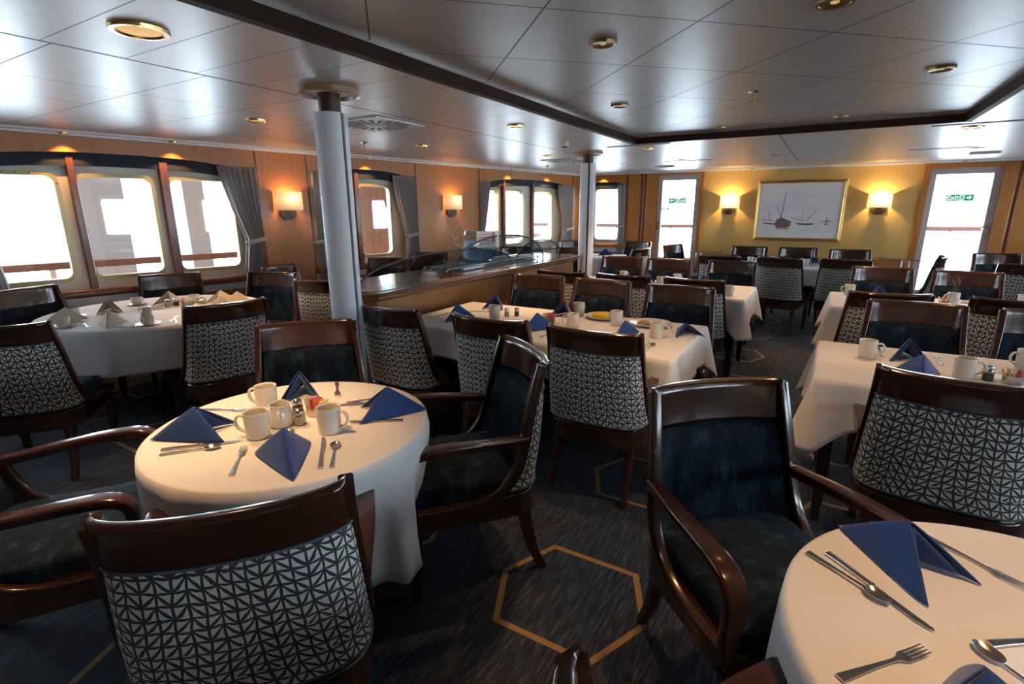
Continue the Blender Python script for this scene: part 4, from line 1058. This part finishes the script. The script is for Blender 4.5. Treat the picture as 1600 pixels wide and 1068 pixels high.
def jug(loc, rz, label, k=1.0):
    r = thing('cream_jug', label, 'jug', loc, rz, 'cream jugs')
    rows = []
    for R, z in ((.0,.0),(.033,.0),(.037,.006),(.040,.022),(.036,.045),(.030,.062),(.032,.072),(.0295,.072),(.027,.062),(.033,.045),(.036,.022),(.03,.008),(0,.006)):
        rr = []
        for j in range(28):
            a = 2*PI*j/28; sp = .014*max(0, math.cos(a))**6 if z > .055 else 0
            rr.append(((R+sp)*math.cos(a)*k, (R+sp*.0)*math.sin(a)*k, z*k))
        rows.append(rr)
    MB().grid(rows, cu=True).build('body', CERAMIC, r, smooth=60)
    MB().sweep(spline([(-.033*k,0,.055*k),(-.05*k,0,.058*k),(-.054*k,0,.04*k),(-.038*k,0,.02*k)], 4), ell(.005,.004,8), lat=(0,1,0)).build('handle', CERAMIC, r, smooth=60)
jug(P(-1.602,1.051), 140, 'white cream jug between the mugs on the front round table', 1.12)
jug(P(-3.875,1.66,.064), 30, 'small white jug standing on the stacked tea cup on the cream napkin table', .85)
SHGL = glass_mat('shaker_glass', (.82,.82,.78), 1.5); SALT = mat('salt', (.66,.62,.52), .8); PEPPER = mat('pepper', (.05,.045,.04), .8)
def shaker(x, y, label, fill, group='salt and pepper shakers'):
    r = thing('shaker', label, 'shaker', P(x, y), 20, group)
    MB().prism(rrect(.017,.017,.006,2), .0, .042).build('glass_body', SHGL, r, smooth=30)
    MB().prism(rrect(.0145,.0145,.005,2), .003, .032).build('filling', fill, r, smooth=30)
    MB().lathe([(0,.042),(.018,.042),(.0185,.05),(.015,.058),(.006,.061),(0,.061)], 18).build('metal_lid', CHROME, r, smooth=50)
for a in ((-1.549,1.089,'glass salt shaker beside the cream jug on the front round table',SALT),(-1.640,1.150,'glass pepper shaker behind the salt shaker on the front round table',PEPPER),
 (-1.914,3.115,'left shaker of the pair on the table with plates of food',SALT),(-1.86,3.165,'right shaker of the pair on the table with plates of food',PEPPER),
 (.690,2.954,'pepper shaker beside the mug on the near right-hand table',PEPPER),(.700,3.010,'salt shaker hidden behind the pepper shaker on the near right-hand table',SALT),
 (-4.483,2.085,'left shaker of the pair on the cream napkin table',SALT),(-4.475,2.145,'right shaker of the pair on the cream napkin table',PEPPER),(-1.45,5.10,'lone shaker on the second table along the buffet',SALT)):
    shaker(*a)
def caddy(x, y, label, packs, body, seed, r0=.036, h=.036):
    r = thing('sugar_caddy', label, 'sugar caddy', P(x, y), 0, 'sugar packet caddies'); rnd = random.Random(seed)
    MB().lathe([(0,0),(r0*.95,0),(r0,.003),(r0*1.02,h),(r0*.96,h),(r0*.93,.005),(0,.004)], 24).build('holder', body, r, smooth=50)
    n = len(packs)
    for i, pm in enumerate(packs):
        m = MB(); x0 = lerp(-.024, .024, i/(n-1)); m.box(-.002, .002, -.021, .021, 0, .058)
        M = Matrix.Translation((x0, rnd.uniform(-.004,.004), .006)) @ Matrix.Rotation(rad(rnd.uniform(-12,12)), 4, 'Z') @ Matrix.Rotation(rad(lerp(-16,16,i/(n-1))), 4, 'Y')
        m.build('packet', pm, r, smooth=0, M=M)
CADB = metal('caddy_brass', (.62,.50,.30), .3)
caddy(-1.575,1.185,'little metal caddy of pink, orange and white sugar packets on the front round table',[PWHITE,PWHITE,PINK,PINK,ORANGE,YELLOW],CADB,1)
caddy(-1.56,3.09,'glass caddy of red and white sugar packets on the table with plates of food',[PWHITE,PWHITE,PINK,PINK,PINK],SHGL,2,.042,.05)
caddy(.775,2.965,'metal dish of yellow and red sugar packets on the near right-hand table',[YELLOW,YELLOW,PWHITE,PINK,ORANGE],CHROME,3)
caddy(-4.40,2.195,'caddy of pink and white sugar packets on the cream napkin table',[PINK,PINK,PWHITE,PWHITE,PWHITE],SHGL,4,.042,.04)
caddy(.86,5.20,'caddy of pale pink and white packets by the steaming mug',[PWHITE,PINK,YELLOW,PWHITE],SHGL,5)
caddy(-.10,7.92,'little dish of sugar packets between two mugs at the table below the picture',[PWHITE,YELLOW,PWHITE],CHROME,6)
caddy(-3.52,8.05,'holder with bright yellow packets on the small table at the far left corner',[YELLOW,YELLOW,YELLOW,PWHITE],PWHITE,7,.045,.05)
# plates with food
def plate(x, y, label, R=.135):
    o = MB().lathe([(0,.004),(R*.55,.004),(R*.6,.002),(R*.64,.006),(R*.98,.018),(R,.020),(R*.985,.0225),(R*.62,.0105),(0,.009)], 48).build('dinner_plate', CERAMIC, smooth=60)
    o.location = P(x, y, -.0015); return tag(o, label, 'plate', 'dinner plates')
plate(-1.281,3.40,'white plate with yellow scrambled egg on the long table'); plate(-.93,3.335,'white plate with brown leftovers and cutlery on the long table')
def heap(name, x, y, rx, ry, h, m, label, cat, seed):
    rnd = random.Random(seed); b = MB(); rows = []
    for i in range(9):
        a = PI/2*i/8; rows.append([((rx*math.cos(a)*(1+.16*rnd.uniform(-1,1)))*math.cos(t), (ry*math.cos(a)*(1+.16*rnd.uniform(-1,1)))*math.sin(t), h*math.sin(a)*(1+.2*rnd.uniform(-1,1))) for t in [2*PI*j/26 for j in range(26)]])
    b.grid(rows, cu=True); o = b.build(name, m, smooth=80); o.location = P(x, y, .0085); tag(o, label, cat)
heap('scrambled_egg', -1.30, 3.385, .068, .055, .034, EGG, 'heap of yellow scrambled egg on the left plate', 'food', 1)
heap('leftover_food', -.965, 3.31, .05, .035, .022, TOAST, 'small brown heap of leftover food on the right plate', 'food', 2)
for x, y, l in ((.80,5.10,'small white saucer left of the steaming mug on the middle right-hand table'),(1.065,5.40,'white plate right of the steaming mug on the middle right-hand table')):
    o = ps.copy(); COL.objects.link(o); o.location = P(x, y, -.003); o['label'] = l
tb = MB().lathe([(0,0),(.034,0),(.036,.05),(.0335,.05),(.032,.005),(0,.004)], 24).build('glass_tumbler', SHGL); tb.location = P(-4.38,2.30); tag(tb, 'small glass tumbler behind the right-hand chair rail on the cream napkin table', 'glass')
bw = MB().lathe([(0,0),(.03,0),(.05,.03),(.055,.05),(.05,.05),(.045,.03),(.028,.005),(0,.005)], 24).build('small_bowl', CERAMIC); bw.location = P(-4.14,4.28); tag(bw, 'white bowl on the small round table behind the front pillar', 'bowl')

# --- napkins folded into little pyramids
def make_napkin(name, mt, al=38, s=.185, h=.112, seed=0):
    rr = math.sqrt(s*s-h*h); rnd = random.Random(seed)
    M_ = Vector((0,0,h)); A = Vector((-rr*.98,0,.003)); m = MB(); N = 14
    for sg in (-1, 1):
        B = Vector((rr*math.cos(rad(al)), sg*rr*math.sin(rad(al)), .003)); rows = []
        n0 = (A-M_).cross(B-M_).normalized()
        if n0.z < 0: n0 = -n0
        for i in range(N+1):
            t = i/N; a = M_.lerp(A, t); b = M_.lerp(B, t); row = []
            for j in range(N+1):
                u = j/N; p = a.lerp(b, u)
                bulge = .010*math.sin(PI*u)*t*(1-t*.75) + .004*math.sin(2*PI*u+sg)*t*(1-t)
                p = p + n0*bulge
                # soft rounded peak and rolled front edge
                p.z -= .006*(1-t)**3
                if u > .8: p += Vector((-.012*((u-.8)/.2)**2*t, -sg*.010*((u-.8)/.2)**2*t, 0))
                row.append((p.x, p.y, max(p.z, .0025)))
            rows.append(row)
        m.grid(rows)
        rows = []
        for i in range(N+1):                       # inner leaf, slightly shorter, showing at the open front
            t = .10+.78*i/N; a = M_.lerp(A, t); b = M_.lerp(B, t)
            rows.append([tuple(a.lerp(b, .25+.62*j/6) - n0*(.010+.006*math.sin(PI*j/6))) for j in range(7)])
        rows = [[(x, y, max(z, .0025)) for x, y, z in r_] for r_ in rows]
        m.grid(rows)
    o = m.build(name, mt, smooth=55, solid=.0035)
    return o
NB = make_napkin('folded_napkin', NAPKIN, seed=1); NC = make_napkin('folded_napkin', CREAM, seed=2)
used = set()
def napkin(src, x, y, a, label, k=1.0, cat='napkin', kz=1.0):
    g = 'blue folded napkins' if src is NB else 'cream folded napkins'
    o = src if src.name not in used else src.copy()
    if src.name in used: COL.objects.link(o)
    used.add(src.name)
    o.location = P(x, y, -.0005); o.rotation_euler = (0,0,rad(a)); o.scale = (k, k, k*kz); tag(o, label, cat, g)
for x, y, a, l in ((-1.765,.845,45,'blue folded napkin at the left of the front round table'),(-1.795,1.285,-42,'blue folded napkin at the back of the front round table, behind the mugs'),
 (-1.345,.885,150,'blue folded napkin nearest the camera on the front round table'),(-1.345,1.325,-135,'blue folded napkin at the right of the front round table'),
 (.225,1.255,-38,'blue folded napkin at the back of the round table at bottom right'),(.275,.865,43,'blue folded napkin cut by the bottom edge on the round table at bottom right'),
 (-2.165,2.86,90,'blue folded napkin behind the left patterned chair on the table with plates of food'),(-2.165,3.36,-75,'blue folded napkin by the buffet panel, far left on the table with plates'),
 (-1.53,2.86,80,'blue folded napkin beside the middle patterned chair on the table with plates of food'),(-1.565,3.34,-85,'blue folded napkin behind the red sugar packets on the table with plates of food'),
 (-.965,2.915,90,'blue folded napkin peeping over the right patterned chair on the table with plates of food'),
 (.425,3.20,-88,'dark-looking blue folded napkin on the far side of the near right-hand table'),(.44,2.87,88,'blue folded napkin peeping over the nearest chair on the near right-hand table'),
 (.44,5.40,-86,'blue folded napkin on the far side of the middle right-hand table'),
 (-2.26,5.20,60,'blue folded napkin left of two near the rear pillar, second table along buffet'),(-2.06,5.38,-60,'blue folded napkin right of two near the rear pillar, second table along buffet'),(-1.56,5.36,-70,'blue folded napkin between two mugs on the second table along the buffet'),(-1.0,5.38,-85,'blue folded napkin at the right of the second table along the buffet'),
 (-1.08,8.14,-90,'blue folded napkin before the left chair under the left sconce'),(-.42,8.16,-90,'blue folded napkin before the chair under the picture'),(-.13,8.17,-60,'blue folded napkin between the middle and right chairs below the picture'),(.24,8.14,-88,'blue folded napkin before the right chair below the picture'),(.50,7.80,100,'blue folded napkin at the right end of the table below the picture'),
 (-3.14,8.25,60,'blue folded napkin on the small table at the far left corner'),(-3.90,4.28,200,'blue folded napkin on the small round table behind the near buffet glass')):
    napkin(NB, x, y, a, l)
napkin(NB, -.675, 3.20, -60, 'collapsed blue folded napkin at the right end of the table with plates of food', 1.05, kz=.62)
for x, y, a, l in ((-4.07,1.52,150,'cream folded napkin nearest the camera at the left front of the cream napkin table'),(-4.46,1.42,60,'leftmost cream folded napkin, behind the front tea cup'),(-4.66,1.75,-20,'cream folded napkin at the window side, left of the window-side cup'),
 (-4.62,2.17,-60,'cream folded napkin in front of the right-hand window chair'),(-4.27,2.40,-90,'tall cream folded napkin at the right of the cream napkin table'),(-4.02,2.27,190,'cream folded napkin just behind the right chair rail'),(-4.10,2.44,215,'rightmost cream folded napkin on the cream napkin table')):
    napkin(NC, x, y, a, l)

# --- cutlery (lies along +y, handle end at the back)
def make_fork():
    m = MB()
    pts = [(0,-.095,.004),(0,-.06,.005),(0,-.02,.006),(0,.02,.005),(0,.035,.007)]
    m.sweep(pts, rrect(.0045,.0016,.001,2), lat=(1,0,0), scale=[(1.9,1.2),(1.5,1.2),(.9,1.2),(.75,1.3),(1.1,1)])
    m.sweep([(0,.032,.007),(0,.042,.006),(0,.052,.0055)], rrect(.011,.0011,.0008,2), lat=(1,0,0), scale=[(.5,1),(1,1),(1.05,1)])
    for i in range(4):
        x = -.0093+.0062*i
        m.sweep([(x,.05,.0055),(x,.07,.006),(x*.96,.095,.0095)], rrect(.0017,.0010,.0006,2), lat=(1,0,0), scale=[1.1,1,.6])
    return m.build('fork', STEEL, smooth=50)
def make_knife():
    m = MB(); m.sweep([(0,-.115,.0045),(0,-.08,.005),(0,-.02,.0045),(0,-.005,.005)], rrect(.0085,.0036,.003,3), lat=(1,0,0), scale=[(1.0,.9),(.85,1.1),(.62,1.0),(.8,1)])
    bl = [(-.004,-.005),(.006,-.005),(.0095,.02),(.0095,.085),(.006,.105),(.0,.116),(-.004,.11)]
    n = len(bl); m.add([(x,y,.0045) for x, y in bl]+[(x,y,.0060) for x, y in bl], [tuple(reversed(range(n))), tuple(range(n,2*n))]+[(i,(i+1)%n,n+(i+1)%n,n+i) for i in range(n)])
    return m.build('table_knife', STEEL, smooth=40)
def make_spoon():
    m = MB(); m.sweep([(0,-.085,.004),(0,-.05,.005),(0,.0,.006),(0,.04,.006)], rrect(.004,.0016,.001,2), lat=(1,0,0), scale=[(1.9,1.2),(1.4,1.2),(.8,1.3),(.9,1.2)])
    rows = []
    for k, z in ((.02,-.0062),(.4,-.0054),(.75,-.0025),(1,.0015),(1.0,.003),(.75,-.0008),(.4,-.0036),(.02,-.0045)): rows.append([(.0165*k*math.cos(t), .062+.025*k*math.sin(t)*(1+.12*math.sin(t)), .0075+z) for t in [2*PI*j/24 for j in range(24)]])
    m.grid(rows, cu=True); return m.build('spoon', STEEL, smooth=60)
CUT = {'fork':[None,make_fork,.19,'forks'],'knife':[None,make_knife,.231,'table knives'],'spoon':[None,make_spoon,.172,'spoons']}
def cut(kind, end, tip, label, dz=0):
    rec = CUT[kind]
    if rec[0] is None: rec[0] = rec[1](); o = rec[0]
    else: o = rec[0].copy(); COL.objects.link(o)
    dx, dy = tip[0]-end[0], tip[1]-end[1]; L = math.hypot(dx, dy)
    k = rec[2]/L; mid = ((end[0]+tip[0])/2, (end[1]+tip[1])/2)
    o.location = P(mid[0], mid[1], dz-.001); o.rotation_euler = (0, 0, math.atan2(dy, dx)-PI/2)
    tag(o, label, kind if kind != 'knife' else 'knife', rec[3])
cut('fork',(-1.386,.728),(-1.556,.885),'steel fork nearest the camera on the front round table, left of the front blue napkin')
cut('knife',(-1.209,.898),(-1.388,1.058),'steel knife right of the front blue napkin on the front round table')
cut('spoon',(-1.190,.925),(-1.305,1.040),'round-bowled spoon beside the knife at the front of the front round table')
cut('knife',(-1.764,.714),(-1.592,.903),'steel knife lying beside the left blue napkin on the front round table')
cut('spoon',(-1.727,.700),(-1.610,.835),'spoon lying by the knife at the left of the front round table')
cut('fork',(-1.245,1.307),(-1.405,1.18),'steel fork in front of the right blue napkin on the front round table')
cut('fork',(-1.792,1.464),(-1.66,1.355),'fork lying alone at the far rim of the front round table')
cut('knife',(-1.43,1.425),(-1.557,1.296),'knife showing behind the right blue napkin on the front round table')
cut('fork',(-1.47,1.420),(-1.515,1.335),'fork lying over the knife behind the right blue napkin on the front round table',.009)
cut('fork',(-1.985,.995),(-1.843,1.060),'fork behind the left blue napkin on the front round table')
cut('spoon',(-1.415,.985),(-1.49,1.01),'spoon half hidden behind the front blue napkin on the front round table')
cut('knife',(.08,1.223),(.265,1.049),'long steel knife on the left of the round table at bottom right')
cut('spoon',(.055,1.190),(.185,1.098),'spoon leaning on the long knife at the round table at bottom right',.003)
cut('fork',(.290,1.400),(.430,1.289),'fork lying behind the blue napkin at the round table at bottom right')
cut('fork',(.097,.846),(.246,1.008),'fork nearest the camera on the round table at bottom right')
cut('knife',(.337,1.073),(.52,1.20),'handle of a knife at the right edge on the round table at bottom right')
cut('spoon',(.42,.95),(.325,1.045),'spoon beside the bottom napkin on the round table at bottom right')
cut('spoon',(-.776,2.668),(-.768,2.846),'spoon beside the right patterned chair on the table with plates of food')
cut('knife',(-.815,2.655),(-.800,2.87),'knife left of the spoon on the table with plates of food')
cut('fork',(-1.40,2.66),(-1.385,2.85),'fork between the middle and right patterned chairs on the table with plates of food')
cut('fork',(-1.02,3.15),(-.93,3.28),'fork propped on the plate of leftovers on the long table',.018)
cut('knife',(-2.35,2.78),(-2.35,3.0),'knife at the left end of the table with plates of food')
cut('spoon',(-2.25,3.10),(-2.12,3.20),'spoon near the buffet panel on the table with plates of food')
cut('knife',(.32,3.20),(.315,3.40),'knife behind the left mug on the near right-hand table')
cut('fork',(.56,3.15),(.56,3.33),'fork right of the dark blue napkin on the near right-hand table')
cut('fork',(-3.86,1.80),(-3.98,1.90),'fork on the front edge of the cream napkin table')
cut('knife',(-3.74,1.775),(-3.93,1.86),'knife near the right chair rail on the cream napkin table')
cut('spoon',(-3.98,1.50),(-3.87,1.56),'spoon in front of the nearest cream napkin')
cut('fork',(-4.28,1.45),(-4.14,1.42),'fork between the two front cream napkins')
# steam above the mug: fine curling vapour
VAP = bpy.data.materials.new('steam'); VAP.use_nodes = True; _t = VAP.node_tree; _t.nodes.clear()
_o = _t.nodes.new('ShaderNodeOutputMaterial'); _v = _t.nodes.new('ShaderNodeVolumePrincipled'); _v.inputs['Color'].default_value = (.9,.93,1,1); _v.inputs['Density'].default_value = 5
_t.links.new(_v.outputs[0], _o.inputs['Volume'])
m = MB()
for k in range(3):
    ph = k*2.1; pts = [(.92+.012*(k-1)+.018*math.sin(ph+i*.8)*(i/9), 5.27+.012*math.cos(ph+i*.7)*(i/9), TT+.095+.016*i) for i in range(10)]
    m.sweep(pts, ell(.007,.007,8), scale=[.5+.5*math.sin(PI*(i+.5)/10) for i in range(10)])
o = m.build('steam_wisps', VAP); tag(o, 'thin wisps of steam rising from the mug on the middle right-hand table', 'steam', kind='stuff')
# ------------------------------------------------------------------ light
def lamp(kind, name, loc, power, col, **k):
    d = bpy.data.lights.new(name, kind); d.energy = power; d.color = col
    for a, v in k.items(): setattr(d, a, v)
    o = bpy.data.objects.new(name, d); COL.objects.link(o); o.location = loc; return o
WARM = (1.0, .58, .27); AMBER = (1.0, .50, .14)
def down(x, y, z, p, ang=78, col=WARM, r=.04, blend=.6): return lamp('SPOT', 'downlight_lamp', (x, y, z), p, col, spot_size=rad(ang), spot_blend=blend, shadow_soft_size=r)
K_OUT, K_IN = 62, 34
for x, y, r, l in OUT: down(x, y, ZC-.03, K_OUT)
for x, y, r, l in INN: down(x, y, ZC+.03, K_IN)
down(-1.60, .75, ZC-.03, 52, 66); down(.45, .95, ZC+.03, 50, 66)          # lamps over the two round tables
for p, a in WASH: down(p.x, p.y, p.z-.02, 14.0, 100, AMBER, .012, .4)
for M, s, l in SC:
    q = M @ Vector((s, -.082, 1.63)); lamp('POINT', 'sconce_lamp', q, 15 if M is FW else 5, (1.0,.62,.24) if M is FW else (1.0,.55,.22), shadow_soft_size=.018)
w = bpy.data.worlds.new('sky'); scene.world = w; w.use_nodes = True
t = w.node_tree; bg = t.nodes['Background']
tc = t.nodes.new('ShaderNodeTexCoord'); sx = t.nodes.new('ShaderNodeSeparateXYZ'); rp = t.nodes.new('ShaderNodeValToRGB')
mr = t.nodes.new('ShaderNodeMapRange'); mr.inputs[1].default_value = -.3; mr.inputs[2].default_value = 1
t.links.new(tc.outputs['Generated'], sx.inputs[0]); t.links.new(sx.outputs[2], mr.inputs[0]); t.links.new(mr.outputs[0], rp.inputs[0])
e = rp.color_ramp.elements; e[0].position = .1; e[0].color = (.68,.82,.97,1); e[1].position = .4; e[1].color = (.78,.89,1,1)
t.links.new(rp.outputs[0], bg.inputs[0]); bg.inputs[1].default_value = 14.0

# ------------------------------------------------------------------ camera
cam = bpy.data.cameras.new('camera'); co = bpy.data.objects.new('camera', cam); COL.objects.link(co)
yaw, pitch, roll = rad(31.003), rad(14.434), rad(-.276)
fwd = Vector((-math.sin(yaw)*math.cos(pitch), math.cos(yaw)*math.cos(pitch), -math.sin(pitch)))
rt = Vector((math.cos(yaw), math.sin(yaw), 0)); up = rt.cross(fwd)
r2 = rt*math.cos(roll)+up*math.sin(roll); u2 = -rt*math.sin(roll)+up*math.cos(roll)
co.matrix_world = Matrix(((r2.x,u2.x,-fwd.x,0),(r2.y,u2.y,-fwd.y,0),(r2.z,u2.z,-fwd.z,1.5),(0,0,0,1)))
cam.sensor_width = 36; cam.lens = 805.445/1600*36; cam.clip_start = .05; cam.clip_end = 200
scene.camera = co
scene.view_settings.view_transform = 'Standard'; scene.view_settings.look = 'None'; scene.view_settings.gamma = 1; scene.view_settings.use_curve_mapping = False
scene.view_settings.exposure = 0.38
scene.cycles.use_denoising = True
scene.cycles.max_bounces = 8; scene.cycles.transparent_max_bounces = 16; scene.cycles.sample_clamp_indirect = 6
